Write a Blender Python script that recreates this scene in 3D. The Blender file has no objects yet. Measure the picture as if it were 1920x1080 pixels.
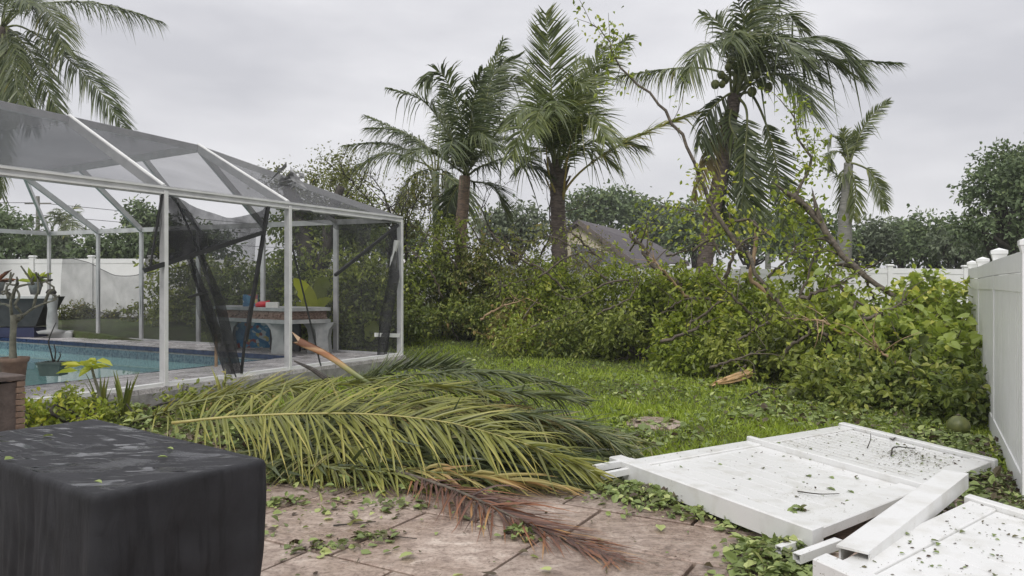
import bpy, math
import numpy as np
from mathutils import Vector, Matrix

# ------------------------------------------------------------------ camera, sky, sun, exposure
EYE = 1.5; FPX = 1400.0; HOR = 535.0
scene = bpy.context.scene
col = scene.collection
cam_d = bpy.data.cameras.new('camera'); cam = bpy.data.objects.new('camera', cam_d); col.objects.link(cam)
cam.location = (0, 0, EYE); cam.rotation_euler = (math.pi/2, 0, 0)
cam_d.sensor_width = 36.0; cam_d.lens = 36.0*FPX/1920.0; cam_d.shift_y = (HOR-540.0)/1920.0
cam_d.clip_start = 0.05; cam_d.clip_end = 3000
scene.camera = cam

world = bpy.data.worlds.new('World'); scene.world = world; world.use_nodes = True
wn = world.node_tree; wn.nodes.clear()
def wnode(t): return wn.nodes.new(t)
w_out = wnode('ShaderNodeOutputWorld'); w_bg = wnode('ShaderNodeBackground')
w_sky = wnode('ShaderNodeTexSky'); w_sky.sky_type = 'NISHITA'; w_sky.sun_disc = False
w_sky.sun_elevation = math.radians(48); w_sky.sun_rotation = math.radians(200)
w_sky.air_density = 1.0; w_sky.dust_density = 4.0
w_tc = wnode('ShaderNodeTexCoord'); w_map = wnode('ShaderNodeMapping'); w_map.inputs['Scale'].default_value = (1.0, 1.0, 3.2)
w_no = wnode('ShaderNodeTexNoise'); w_no.inputs['Scale'].default_value = 2.1; w_no.inputs['Detail'].default_value = 5; w_no.inputs['Roughness'].default_value = 0.5
w_ra = wnode('ShaderNodeValToRGB')
w_ra.color_ramp.elements[0].position = 0.36; w_ra.color_ramp.elements[0].color = (0.5, 0.5, 0.53, 1)
w_ra.color_ramp.elements[1].position = 0.62; w_ra.color_ramp.elements[1].color = (0.69, 0.685, 0.705, 1)
w_sep = wnode('ShaderNodeSeparateXYZ')
w_max = wnode('ShaderNodeMath'); w_max.operation = 'MAXIMUM'; w_max.inputs[1].default_value = 0.0
w_pow = wnode('ShaderNodeMath'); w_pow.operation = 'POWER'; w_pow.inputs[1].default_value = 2.0
w_mad = wnode('ShaderNodeMath'); w_mad.operation = 'MULTIPLY_ADD'; w_mad.inputs[1].default_value = 0.7; w_mad.inputs[2].default_value = 1.0
w_mul = wnode('ShaderNodeVectorMath'); w_mul.operation = 'SCALE'
w_skys = wnode('ShaderNodeVectorMath'); w_skys.operation = 'SCALE'; w_skys.inputs['Scale'].default_value = 0.1
w_mix = wnode('ShaderNodeMix'); w_mix.data_type = 'RGBA'; w_mix.inputs['Factor'].default_value = 0.94
L = wn.links.new
L(w_tc.outputs['Generated'], w_map.inputs['Vector']); L(w_map.outputs['Vector'], w_no.inputs['Vector'])
L(w_no.outputs['Fac'], w_ra.inputs['Fac']); L(w_tc.outputs['Generated'], w_sep.inputs['Vector'])
L(w_sep.outputs['Z'], w_max.inputs[0]); L(w_max.outputs[0], w_pow.inputs[0]); L(w_pow.outputs[0], w_mad.inputs[0])
L(w_ra.outputs['Color'], w_mul.inputs[0]); L(w_mad.outputs[0], w_mul.inputs['Scale'])
L(w_sky.outputs['Color'], w_skys.inputs[0])
L(w_skys.outputs[0], w_mix.inputs['A']); L(w_mul.outputs[0], w_mix.inputs['B'])
L(w_mix.outputs['Result'], w_bg.inputs['Color']); w_bg.inputs['Strength'].default_value = 1.0
L(w_bg.outputs[0], w_out.inputs['Surface'])

sun_d = bpy.data.lights.new('sun', 'SUN'); sun_d.energy = 1.3; sun_d.angle = math.radians(25); sun_d.color = (1.0, 0.98, 0.95)
sun = bpy.data.objects.new('sun', sun_d); col.objects.link(sun)
sun.rotation_euler = (math.radians(42), 0, math.radians(-20))
scene.view_settings.view_transform = 'Standard'; scene.view_settings.look = 'None'
scene.view_settings.exposure = 0.32; scene.view_settings.gamma = 1.0; scene.view_settings.use_curve_mapping = False
scene.render.engine = 'CYCLES'
scene.cycles.use_denoising = True
scene.cycles.max_bounces = 8; scene.cycles.transparent_max_bounces = 24
scene.cycles.diffuse_bounces = 3; scene.cycles.glossy_bounces = 3; scene.cycles.transmission_bounces = 4

# ------------------------------------------------------------------ helpers
R = np.random.RandomState
def A3(*a): return np.array(a, dtype=float)
def P(px, py, d): return A3((px-960.0)/FPX*d, d, EYE-(py-HOR)/FPX*d)
def GZ(px, py, z=0.0):
    d = (EYE-z)*FPX/(py-HOR); return P(px, py, d)
def unit(v):
    v = np.asarray(v, float); n = np.linalg.norm(v, axis=-1, keepdims=True); return v/np.maximum(n, 1e-9)
U2 = A3(.495, .869); V2 = A3(.869, -.495)            # the property's own axes: along the cage / fence, across
def sstep(a, b, x):
    t = np.clip((np.asarray(x, float)-a)/(b-a), 0, 1); return t*t*(3-2*t)

ROOTLOC = {}
def tag(o, label=None, cat=None, group=None, kind=None):
    if label: o['label'] = label
    if cat: o['category'] = cat
    if group: o['group'] = group
    if kind: o['kind'] = kind
    return o
def empty(name, loc, label=None, cat=None, group=None):
    o = bpy.data.objects.new(name, None); col.objects.link(o); o.empty_display_size = .1
    o.location = tuple(float(v) for v in loc); ROOTLOC[o.name] = np.array(loc, float)
    return tag(o, label, cat, group)
def wl(o):
    s = np.zeros(3)
    while o is not None:
        s = s+np.array(o.location); o = o.parent
    return s
def mesh_from(name, V, F, mat=None, smooth=False, tint=None):
    """F: list of int arrays (n,3) / (n,4)"""
    V = np.asarray(V, np.float32).reshape(-1, 3)
    me = bpy.data.meshes.new(name)
    F = [np.asarray(f, np.int32) for f in F if len(f)]
    nl = sum(f.size for f in F); npoly = sum(len(f) for f in F)
    me.vertices.add(len(V)); me.loops.add(nl); me.polygons.add(npoly)
    me.vertices.foreach_set('co', V.ravel())
    me.loops.foreach_set('vertex_index', np.concatenate([f.ravel() for f in F]))
    tot = np.concatenate([np.full(len(f), f.shape[1], np.int32) for f in F])
    st = np.concatenate([[0], np.cumsum(tot)[:-1]]).astype(np.int32)
    me.polygons.foreach_set('loop_start', st)
    me.polygons.foreach_set('use_smooth', np.full(npoly, bool(smooth)))
    if tint is not None:
        a = me.attributes.new('tint', 'FLOAT', 'POINT'); a.data.foreach_set('value', np.asarray(tint, np.float32))
    me.update(calc_edges=True); me.validate()
    if mat is not None: me.materials.append(mat)
    return me
class MB:
    """collects shapes of ONE object"""
    def __init__(s): s.V = []; s.Q = []; s.T = []; s.t = []; s.n = 0
    def add(s, V, Q=(), T=(), tint=0.5):
        V = np.asarray(V, float).reshape(-1, 3)
        if len(Q): s.Q.append(np.asarray(Q, int)+s.n)
        if len(T): s.T.append(np.asarray(T, int)+s.n)
        s.V.append(V); s.t.append(np.full(len(V), tint) if np.isscalar(tint) else np.asarray(tint, float)); s.n += len(V)
        return s
    def hexa(s, c8, tint=.5):
        return s.add(c8, Q=[(0,3,2,1),(4,5,6,7),(0,1,5,4),(1,2,6,5),(2,3,7,6),(3,0,4,7)], tint=tint)
    def box(s, c, size, rz=0.0, bev=0.0):
        hx, hy, hz = np.array(size)/2.0
        ca, sa = math.cos(rz), math.sin(rz)
        if bev <= 0:
            pts = [(-hx,-hy,-hz),(hx,-hy,-hz),(hx,hy,-hz),(-hx,hy,-hz),(-hx,-hy,hz),(hx,-hy,hz),(hx,hy,hz),(-hx,hy,hz)]
            s.hexa([(c[0]+x*ca-y*sa, c[1]+x*sa+y*ca, c[2]+z) for x, y, z in pts])
        else:
            b = bev; V = []
            for zz, k in ((-hz, 0), (hz-b, 0), (hz, b)):
                for x, y in ((-hx+k,-hy+k),(hx-k,-hy+k),(hx-k,hy-k),(-hx+k,hy-k)):
                    V.append((c[0]+x*ca-y*sa, c[1]+x*sa+y*ca, c[2]+zz))
            Q = [(0,3,2,1),(8,9,10,11)]
            for l in (0, 4):
                for i in range(4):
                    j = (i+1) % 4; Q.append((l+i, l+j, l+4+j, l+4+i))
            s.add(V, Q)
        return s
    def beam(s, p, q, w, h, up=(0, 0, 1), w2=None, h2=None):
        p = np.array(p, float); q = np.array(q, float); t = unit(q-p); up = np.array(up, float)
        sd = np.cross(t, up)
        if np.linalg.norm(sd) < 1e-4: sd = np.cross(t, A3(1, 0, 0))
        sd = unit(sd); u = np.cross(sd, t); w2 = w if w2 is None else w2; h2 = h if h2 is None else h2
        c = []
        for o, ww, hh in ((p, w, h), (q, w2, h2)):
            for a, b in ((-1,-1),(1,-1),(1,1),(-1,1)): c.append(o+sd*a*ww/2+u*b*hh/2)
        return s.hexa(c)
    def tube(s, pts, rad, n=8, cap=True, tint=.5, jit=0.0, rng=None):
        pts = np.asarray(pts, float); k = len(pts); rad = np.full(k, rad) if np.isscalar(rad) else np.asarray(rad, float)
        T = unit(np.gradient(pts, axis=0)); ref = A3(0, 0, 1) if abs(T[0][2]) < .9 else A3(1, 0, 0)
        a = unit(np.cross(T[0], ref)); V = []
        ang = np.arange(n)*2*math.pi/n
        for i in range(k):
            a = unit(a-T[i]*np.dot(a, T[i])); b = np.cross(T[i], a)
            r = rad[i]*(1+(rng.uniform(-jit, jit, n) if rng is not None else 0))
            V.append(pts[i]+(np.cos(ang)*r)[:, None]*a+(np.sin(ang)*r)[:, None]*b)
        V = np.concatenate(V); Q = []
        for i in range(k-1):
            for j in range(n):
                j2 = (j+1) % n; Q.append((i*n+j, i*n+j2, (i+1)*n+j2, (i+1)*n+j))
        T_ = []
        if cap:
            V = np.concatenate([V, pts[:1], pts[-1:]]); c0 = k*n
            for j in range(n):
                j2 = (j+1) % n; T_.append((c0, j2, j)); T_.append((c0+1, (k-1)*n+j, (k-1)*n+j2))
        return s.add(V, Q, T_, tint)
    def lathe(s, c, prof, n=20):
        V = []; k = len(prof); ang = np.arange(n)*2*math.pi/n
        for r, z in prof: V.append(np.stack([c[0]+r*np.cos(ang), c[1]+r*np.sin(ang), np.full(n, c[2]+z)], 1))
        Q = [(i*n+j, i*n+(j+1) % n, (i+1)*n+(j+1) % n, (i+1)*n+j) for i in range(k-1) for j in range(n)]
        return s.add(np.concatenate(V), Q)
    def quad(s, a, b, c, d): return s.add([a, b, c, d], Q=[(0, 1, 2, 3)])
    def arrays(s): return np.concatenate(s.V), [np.concatenate(x) for x in (s.Q, s.T) if x], np.concatenate(s.t)
    def build(s, name, mat, parent=None, smooth=False, loc=None):
        V, F, t = s.arrays()
        off = wl(parent) if parent is not None else (np.array(loc, float) if loc is not None else np.zeros(3))
        me = mesh_from(name, V-off, F, mat, smooth, t)
        o = bpy.data.objects.new(name, me); col.objects.link(o)
        if parent is not None: o.parent = parent
        elif loc is not None: o.location = tuple(float(v) for v in loc)
        return o
def catmull(pts, n):
    p = np.asarray(pts, float); p = np.vstack([2*p[0]-p[1], p, 2*p[-1]-p[-2]]); k = len(p)-3
    t = np.linspace(0, k-1e-6, n); i = t.astype(int); f = (t-i)[:, None]
    a, b, c, d = p[i], p[i+1], p[i+2], p[i+3]
    return .5*((2*b)+(-a+c)*f+(2*a-5*b+4*c-d)*f**2+(-a+3*b-3*c+d)*f**3)

# ------------------------------------------------------------------ materials
def nmat(name):
    m = bpy.data.materials.new(name); m.use_nodes = True; nt = m.node_tree
    return m, nt, nt.nodes['Principled BSDF'], nt.nodes['Material Output']
def nn(nt, t, **kw):
    n = nt.nodes.new(t)
    for k, v in kw.items(): n.inputs[k].default_value = v
    return n
def ramp(nt, stops):
    r = nt.nodes.new('ShaderNodeValToRGB'); e = r.color_ramp.elements
    while len(e) < len(stops): e.new(0.5)
    for x, (p, c) in zip(e, stops): x.position = p; x.color = (*c, 1)
    return r
def coords(nt): return nt.nodes.new('ShaderNodeTexCoord').outputs['Object']
def solid(name, c1, c2=None, rough=.5, scale=6.0, detail=6, bump=0.0, bscale=40.0, spec=.5, rough2=None, metal=0.0, lo=.35, hi=.65, stretch=None):
    m, nt, b, out = nmat(name); l = nt.links.new
    co = coords(nt)
    if stretch:
        mp = nn(nt, 'ShaderNodeMapping'); mp.inputs['Scale'].default_value = stretch; l(co, mp.inputs['Vector']); co = mp.outputs['Vector']
    no = nn(nt, 'ShaderNodeTexNoise', Scale=scale, Detail=detail, Roughness=.6); l(co, no.inputs['Vector'])
    rp = ramp(nt, [(lo, c1), (hi, c2 or c1)]); l(no.outputs['Fac'], rp.inputs['Fac']); l(rp.outputs['Color'], b.inputs['Base Color'])
    b.inputs['Roughness'].default_value = rough; b.inputs['Metallic'].default_value = metal; b.inputs['Specular IOR Level'].default_value = spec
    if rough2 is not None:
        mr = nn(nt, 'ShaderNodeMapRange'); mr.inputs['From Min'].default_value = lo; mr.inputs['From Max'].default_value = hi
        mr.inputs['To Min'].default_value = rough; mr.inputs['To Max'].default_value = rough2
        l(no.outputs['Fac'], mr.inputs['Value']); l(mr.outputs['Result'], b.inputs['Roughness'])
    if bump > 0:
        n2 = nn(nt, 'ShaderNodeTexNoise', Scale=bscale, Detail=4); l(co, n2.inputs['Vector'])
        bp = nn(nt, 'ShaderNodeBump', Strength=bump, Distance=.02); l(n2.outputs['Fac'], bp.inputs['Height']); l(bp.outputs['Normal'], b.inputs['Normal'])
    return m
def leafmat(name, stops, rough=.42, trans=.36, tcol=None, spec=.5):
    """colour by a per-leaf value; thin leaf that lets some light through"""
    m, nt, b, out = nmat(name); l = nt.links.new
    at = nt.nodes.new('ShaderNodeAttribute'); at.attribute_name = 'tint'
    rp = ramp(nt, stops); l(at.outputs['Fac'], rp.inputs['Fac'])
    l(rp.outputs['Color'], b.inputs['Base Color']); b.inputs['Roughness'].default_value = rough; b.inputs['Specular IOR Level'].default_value = spec
    tr = nt.nodes.new('ShaderNodeBsdfTranslucent')
    hs = nn(nt, 'ShaderNodeHueSaturation', Saturation=1.1, Value=1.25); l(rp.outputs['Color'], hs.inputs['Color']); l(hs.outputs['Color'], tr.inputs['Color'])
    mx = nt.nodes.new('ShaderNodeMixShader'); mx.inputs['Fac'].default_value = trans
    l(b.outputs[0], mx.inputs[1]); l(tr.outputs[0], mx.inputs[2]); l(mx.outputs[0], out.inputs['Surface'])
    return m
def screenmat(name, op, c=(.03, .03, .033), var=.12, scale=3.0):
    """woven insect screen: dark threads with open holes between"""
    m, nt, b, out = nmat(name); l = nt.links.new
    b.inputs['Base Color'].default_value = (*c, 1); b.inputs['Roughness'].default_value = .7
    tr = nt.nodes.new('ShaderNodeBsdfTransparent'); mx = nt.nodes.new('ShaderNodeMixShader')
    no = nn(nt, 'ShaderNodeTexNoise', Scale=scale, Detail=5); l(coords(nt), no.inputs['Vector'])
    mr = nn(nt, 'ShaderNodeMapRange'); mr.inputs['From Min'].default_value = .3; mr.inputs['From Max'].default_value = .7
    mr.inputs['To Min'].default_value = op-var; mr.inputs['To Max'].default_value = op+var
    l(no.outputs['Fac'], mr.inputs['Value']); l(mr.outputs['Result'], mx.inputs['Fac'])
    l(tr.outputs[0], mx.inputs[1]); l(b.outputs[0], mx.inputs[2]); l(mx.outputs[0], out.inputs['Surface'])
    return m
M = {}
G1 = [(0, (.05, .064, .017)), (.35, (.15, .185, .037)), (.7, (.275, .325, .062)), (1, (.42, .45, .11))]
M['leaf_mid'] = leafmat('leaf_mid', G1)
M['leaf_dark'] = leafmat('leaf_dark', [(0, (0.05424, 0.07156, 0.02462)), (0.4, (0.1282, 0.1688, 0.04221)), (0.8, (0.2342, 0.2881, 0.06332)), (1, (0.3944, 0.4174, 0.1055))])
M['leaf_bright'] = leafmat('leaf_bright', [(0, (0.08596, 0.1105, 0.01871)), (0.35, (0.1977, 0.2578, 0.03326)), (0.75, (0.3525, 0.4196, 0.05717)), (1, (0.5845, 0.5744, 0.104))])
M['leaf_olive'] = leafmat('leaf_olive', [(0, (0.06683, 0.06683, 0.02673)), (0.4, (0.156, 0.1708, 0.04752)), (0.8, (0.2598, 0.2822, 0.07425)), (1, (0.401, 0.2822, 0.1188))])
M['leaf_far'] = leafmat('leaf_far', [(0, (0.08042, 0.1102, 0.0596)), (0.5, (0.1519, 0.2057, 0.09407)), (1, (0.2503, 0.3031, 0.1334))], rough=.7, trans=.2)  # far leaves lightened and greyed in their colour to imitate haze
M['leaf_grey'] = leafmat('leaf_grey', [(0, (0.0966, 0.12, 0.07452)), (0.5, (0.1588, 0.1931, 0.1143)), (1, (0.2346, 0.2633, 0.1615))], rough=.7, trans=.2)  # greyer background leaves, also lightened in colour as painted haze
M['leaf_heart'] = leafmat('leaf_heart', [(0, (0.08773, 0.1115, 0.02716)), (0.4, (0.2303, 0.3002, 0.06111)), (0.8, (0.3729, 0.446, 0.09505)), (1, (0.5922, 0.5832, 0.1357))], rough=.4)
M['grass'] = leafmat('grass', [(0, (0.1288, 0.1403, 0.02295)), (0.4, (0.2483, 0.3301, 0.03824)), (0.8, (0.3679, 0.4704, 0.05736)), (1, (0.54, 0.5777, 0.1148))], rough=.55, trans=.35)
M['litter'] = leafmat('litter', [(0, (0.069, 0.046, 0.02875)), (0.2, (0.115, 0.09775, 0.046)), (0.4, (0.1495, 0.1955, 0.06325)), (0.8, (0.253, 0.322, 0.09775)), (1, (0.437, 0.483, 0.184))], rough=.5, trans=.15)
M['frond'] = leafmat('frond', [(0, (0.05066, 0.06548, 0.02117)), (0.4, (0.1067, 0.1385, 0.03656)), (0.75, (0.1932, 0.2204, 0.04811)), (1, (0.3599, 0.3148, 0.07698))], rough=.36, trans=.25)
M['frond_dark'] = leafmat('frond_dark', [(0, (0.03796, 0.05146, 0.02184)), (0.4, (0.07909, 0.1058, 0.03604)), (0.8, (0.1502, 0.1744, 0.05024)), (1, (0.3163, 0.2715, 0.071))], rough=.36, trans=.22)
M['frond_pile'] = leafmat('frond_pile', [(0, (.09, .09, .025)), (.35, (.18, .195, .042)), (.7, (.29, .29, .065)), (1, (.45, .39, .11))], rough=.4, trans=.18)
M['frond_blue'] = leafmat('frond_blue', [(0, (.05, .066, .03)), (.4, (.105, .13, .048)), (.8, (.18, .195, .07)), (1, (.32, .28, .11))], rough=.36, trans=.18)
M['frond_straw'] = leafmat('frond_straw', [(0, (.13, .095, .035)), (.4, (.25, .21, .07)), (.8, (.38, .32, .11)), (1, (.45, .29, .12))], rough=.55, trans=.15)
M['frond_dead'] = leafmat('frond_dead', [(0, (0.05453, 0.03229, 0.02678)), (0.4, (0.1309, 0.06242, 0.04285)), (0.75, (0.2726, 0.113, 0.05355)), (1, (0.4362, 0.2475, 0.08569))], rough=.5, trans=.1)
M['rachis'] = solid('rachis', (.3, .28, .09), (.42, .36, .12), rough=.4, scale=8)
M['rachis_green'] = solid('rachis_green', (.1, .12, .035), (.18, .19, .06), rough=.45, scale=8)
M['rachis_yellow'] = solid('rachis_yellow', (.38, .27, .07), (.3, .26, .08), rough=.45, scale=6)
M['bark'] = solid('bark', (.07, .055, .042), (.16, .13, .1), rough=.8, scale=14, bump=.6, bscale=40)
M['bark_dark'] = solid('bark_dark', (.025, .021, .018), (.07, .06, .048), rough=.8, scale=10, bump=.6, bscale=30)
M['bark_brown'] = solid('bark_brown', (.06, .048, .036), (.17, .14, .105), rough=.75, scale=16, bump=.5, bscale=40)
M['wood_raw'] = solid('wood_raw', (.55, .34, .16), (.66, .46, .26), rough=.6, scale=9, bump=.5, bscale=30, stretch=(1, 1, 5))
M['wood_peel'] = solid('wood_peel', (.3, .19, .11), (.42, .3, .18), rough=.6, scale=9, bump=.5, bscale=30)
M['palm_grey'] = solid('palm_grey', (.16, .16, .14), (.26, .25, .22), rough=.8, scale=7, bump=.5, bscale=14, stretch=(1, 1, 4))
M['palm_green'] = solid('palm_green', (.1, .14, .08), (.19, .2, .13), rough=.6, scale=3, stretch=(1, 1, 3))
M['palm_brown'] = solid('palm_brown', (.06, .045, .04), (.17, .135, .115), rough=.85, scale=9, bump=.8, bscale=18, stretch=(1, 1, 4))
M['palm_orange'] = solid('palm_orange', (.13, .1, .08), (.34, .23, .165), rough=.75, scale=7, bump=.6, bscale=20, stretch=(1, 1, 3))
M['coconut'] = solid('coconut', (.09, .11, .035), (.2, .21, .065), rough=.45, scale=9)
M['alu'] = solid('alu', (.36, .36, .36), (.52, .52, .515), rough=.38, scale=3, spec=.5, lo=.3, hi=.6)
M['vinyl'] = solid('vinyl', (.8, .8, .785), (.85, .85, .84), rough=.38, scale=4)
M['screen_roof'] = screenmat('screen_roof', .54, c=(.1, .1, .106), var=.07, scale=1.1)
M['screen_flat'] = screenmat('screen_flat', .72, c=(.09, .09, .096), var=.07, scale=1.0)
M['screen_wall'] = screenmat('screen_wall', .34, c=(.09, .09, .092), var=.1)
M['screen_torn'] = screenmat('screen_torn', .56, c=(.03, .03, .033), var=.16, scale=5)
M['screen_bundle'] = screenmat('screen_bundle', .8, c=(.028, .028, .03), var=.15, scale=7)
M['screen_drape'] = screenmat('screen_drape', .72, c=(.03, .03, .033), var=.12, scale=6)
M['screen_sag'] = screenmat('screen_sag', .42, c=(.07, .07, .072), var=.1)
M['spline'] = solid('spline', (.012, .012, .013), (.03, .03, .03), rough=.55)
M['house_wall'] = solid('house_wall', (.52, .46, .35), (.56, .5, .385), rough=.85, scale=1)
M['roof_dark'] = solid('roof_dark', (.045, .045, .05), (.075, .075, .08), rough=.8, scale=8)
M['trim'] = solid('trim', (.12, .1, .09), (.16, .13, .11), rough=.7)
M['soil'] = solid('soil', (.05, .04, .028), (.1, .08, .055), rough=.9, scale=5, bump=.5)
M['kerb'] = solid('kerb', (.2, .19, .18), (.36, .35, .33), rough=.6, scale=7, bump=.4)
M['white_paint'] = solid('white_paint', (.7, .7, .68), (.78, .78, .76), rough=.5)
M['terracotta'] = solid('terracotta', (.16, .105, .075), (.26, .18, .13), rough=.8, scale=9, bump=.3)
M['pot_green'] = solid('pot_green', (.06, .085, .075), (.1, .13, .115), rough=.55, scale=6)
M['stone_brown'] = solid('stone_brown', (.075, .058, .05), (.14, .11, .095), rough=.8, scale=8, bump=.4)
M['concrete'] = solid('concrete', (.26, .27, .265), (.4, .4, .39), rough=.7, scale=5, bump=.3)
M['gravel'] = solid('gravel', (.14, .09, .07), (.3, .22, .18), rough=.8, scale=60)
M['black_plastic'] = solid('black_plastic', (.02, .02, .022), (.04, .04, .042), rough=.45)
M['navy'] = solid('navy', (.012, .015, .05), (.02, .025, .075), rough=.5)
M['tile_blue'] = solid('tile_blue', (.012, .02, .055), (.03, .05, .12), rough=.15, scale=12)
M['tile_mosaic'] = solid('tile_mosaic', (.05, .1, .14), (.16, .24, .27), rough=.2, scale=22, detail=3, lo=.4, hi=.6)
M['pool_plaster'] = solid('pool_plaster', (.3, .42, .42), (.36, .48, .47), rough=.6)
M['red_toy'] = solid('red_toy', (.45, .02, .03), (.55, .04, .05), rough=.4)
M['carton'] = solid('carton', (.6, .59, .55), (.7, .69, .65), rough=.6)
M['grey_stem'] = solid('grey_stem', (.11, .11, .08), (.24, .235, .18), rough=.75, scale=12, bump=.4)
M['petal'] = solid('petal', (.6, .58, .6), (.75, .72, .72), rough=.6)
M['wire'] = solid('wire', (.02, .02, .02), rough=.6)
M['scrap'] = solid('scrap', (.12, .12, .12), (.5, .5, .5), rough=.6, scale=6)

def mat_art():
    m, nt, b, out = nmat('painted_art'); l = nt.links.new
    vo = nn(nt, 'ShaderNodeTexVoronoi', Scale=15.0); l(coords(nt), vo.inputs['Vector'])
    rp = ramp(nt, [(0, (.06, .17, .3)), (.45, (.1, .24, .36)), (.66, (.4, .45, .46)), (.8, (.26, .1, .09)), (.9, (.4, .36, .16)), (1, (.08, .2, .32))])
    rp.color_ramp.interpolation = 'CONSTANT'
    sp = nt.nodes.new('ShaderNodeSeparateColor'); l(vo.outputs['Color'], sp.inputs[0]); l(sp.outputs[0], rp.inputs['Fac']); l(rp.outputs['Color'], b.inputs['Base Color'])
    b.inputs['Roughness'].default_value = .4; return m
M['art'] = mat_art()
def mat_water():
    m, nt, b, out = nmat('pool_water'); l = nt.links.new
    b.inputs['Base Color'].default_value = (.24, .44, .42, 1); b.inputs['Roughness'].default_value = .03; b.inputs['IOR'].default_value = 1.33
    no = nn(nt, 'ShaderNodeTexNoise', Scale=2.2, Detail=2); l(coords(nt), no.inputs['Vector'])
    bp = nn(nt, 'ShaderNodeBump', Strength=.012, Distance=.02); l(no.outputs['Fac'], bp.inputs['Height']); l(bp.outputs['Normal'], b.inputs['Normal'])
    return m
M['water'] = mat_water()
def mat_slab(name, cols, wet=.35, sc=1.0):
    """stamped stone: streaky grain, stains, wet patches; each piece its own shade"""
    m, nt, b, out = nmat(name); l = nt.links.new; co = nt.nodes.new('ShaderNodeNewGeometry').outputs['Position']
    oi = nt.nodes.new('ShaderNodeObjectInfo')
    mp = nn(nt, 'ShaderNodeMapping'); mp.inputs['Rotation'].default_value = (0, 0, math.radians(-30)); mp.inputs['Scale'].default_value = (4.0*sc, 6.5*sc, 1)
    cx_ = nt.nodes.new('ShaderNodeCombineXYZ'); mo = nt.nodes.new('ShaderNodeMath'); mo.operation = 'MULTIPLY'; mo.inputs[1].default_value = 6.28; l(oi.outputs['Random'], mo.inputs[0]); l(mo.outputs[0], cx_.inputs['Z']); l(cx_.outputs[0], mp.inputs['Rotation']); l(co, mp.inputs['Vector'])
    n1 = nn(nt, 'ShaderNodeTexNoise', Scale=2.0, Detail=9, Roughness=.65, Distortion=.6); l(mp.outputs['Vector'], n1.inputs['Vector'])
    n2 = nn(nt, 'ShaderNodeTexNoise', Scale=1.6*sc, Detail=5); l(co, n2.inputs['Vector'])
    n3 = nn(nt, 'ShaderNodeTexNoise', Scale=42*sc, Detail=6, Roughness=.75); l(co, n3.inputs['Vector'])
    r1 = ramp(nt, [(.3, cols[0]), (.5, cols[1]), (.7, cols[2])]); l(n1.outputs['Fac'], r1.inputs['Fac'])
    r2 = ramp(nt, [(.36, cols[3]), (.64, (1, 1, 1))]); l(n2.outputs['Fac'], r2.inputs['Fac'])
    mu = nt.nodes.new('ShaderNodeMix'); mu.data_type = 'RGBA'; mu.blend_type = 'MULTIPLY'; mu.inputs['Factor'].default_value = .8
    l(r1.outputs['Color'], mu.inputs['A']); l(r2.outputs['Color'], mu.inputs['B'])
    r3 = ramp(nt, [(.38, (.45, .42, .4)), (.52, (1, 1, 1))]); l(n3.outputs['Fac'], r3.inputs['Fac'])
    m2 = nt.nodes.new('ShaderNodeMix'); m2.data_type = 'RGBA'; m2.blend_type = 'MULTIPLY'; m2.inputs['Factor'].default_value = .75
    l(mu.outputs['Result'], m2.inputs['A']); l(r3.outputs['Color'], m2.inputs['B'])
    hs = nt.nodes.new('ShaderNodeHueSaturation'); l(m2.outputs['Result'], hs.inputs['Color'])
    mr = nn(nt, 'ShaderNodeMapRange'); mr.inputs['To Min'].default_value = .8; mr.inputs['To Max'].default_value = 1.16; l(oi.outputs['Random'], mr.inputs['Value']); l(mr.outputs['Result'], hs.inputs['Value'])
    l(hs.outputs['Color'], b.inputs['Base Color'])
    rr = nn(nt, 'ShaderNodeMapRange'); rr.inputs['From Min'].default_value = .38; rr.inputs['From Max'].default_value = .62; rr.inputs['To Min'].default_value = wet; rr.inputs['To Max'].default_value = min(1, wet+.38)
    l(n2.outputs['Fac'], rr.inputs['Value']); l(rr.outputs['Result'], b.inputs['Roughness'])
    bp = nn(nt, 'ShaderNodeBump', Strength=.9, Distance=.02); l(n1.outputs['Fac'], bp.inputs['Height'])
    b2 = nn(nt, 'ShaderNodeBump', Strength=.4, Distance=.006); l(n3.outputs['Fac'], b2.inputs['Height']); l(bp.outputs['Normal'], b2.inputs['Normal']); l(b2.outputs['Normal'], b.inputs['Normal'])
    return m
M['slab'] = mat_slab('patio_stone', [(.22, .165, .135), (.44, .35, .29), (.6, .515, .44), (.72, .64, .6)], .2)
M['paver'] = mat_slab('deck_paver', [(.4, .38, .37), (.6, .57, .56), (.74, .72, .71), (.76, .75, .76)], .03, 1.6)
def mat_ground():
    m, nt, b, out = nmat('lawn_ground'); l = nt.links.new; co = nt.nodes.new('ShaderNodeNewGeometry').outputs['Position']
    n1 = nn(nt, 'ShaderNodeTexNoise', Scale=1.3, Detail=8, Roughness=.65); l(co, n1.inputs['Vector'])
    r1 = ramp(nt, [(.3, (.05, .045, .02)), (.5, (.055, .075, .018)), (.7, (.08, .12, .025))]); l(n1.outputs['Fac'], r1.inputs['Fac'])
    l(r1.outputs['Color'], b.inputs['Base Color']); b.inputs['Roughness'].default_value = .9
    n2 = nn(nt, 'ShaderNodeTexNoise', Scale=25, Detail=5); l(co, n2.inputs['Vector'])
    bp = nn(nt, 'ShaderNodeBump', Strength=.8, Distance=.05); l(n2.outputs['Fac'], bp.inputs['Height']); l(bp.outputs['Normal'], b.inputs['Normal'])
    return m
M['ground'] = mat_ground()
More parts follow.
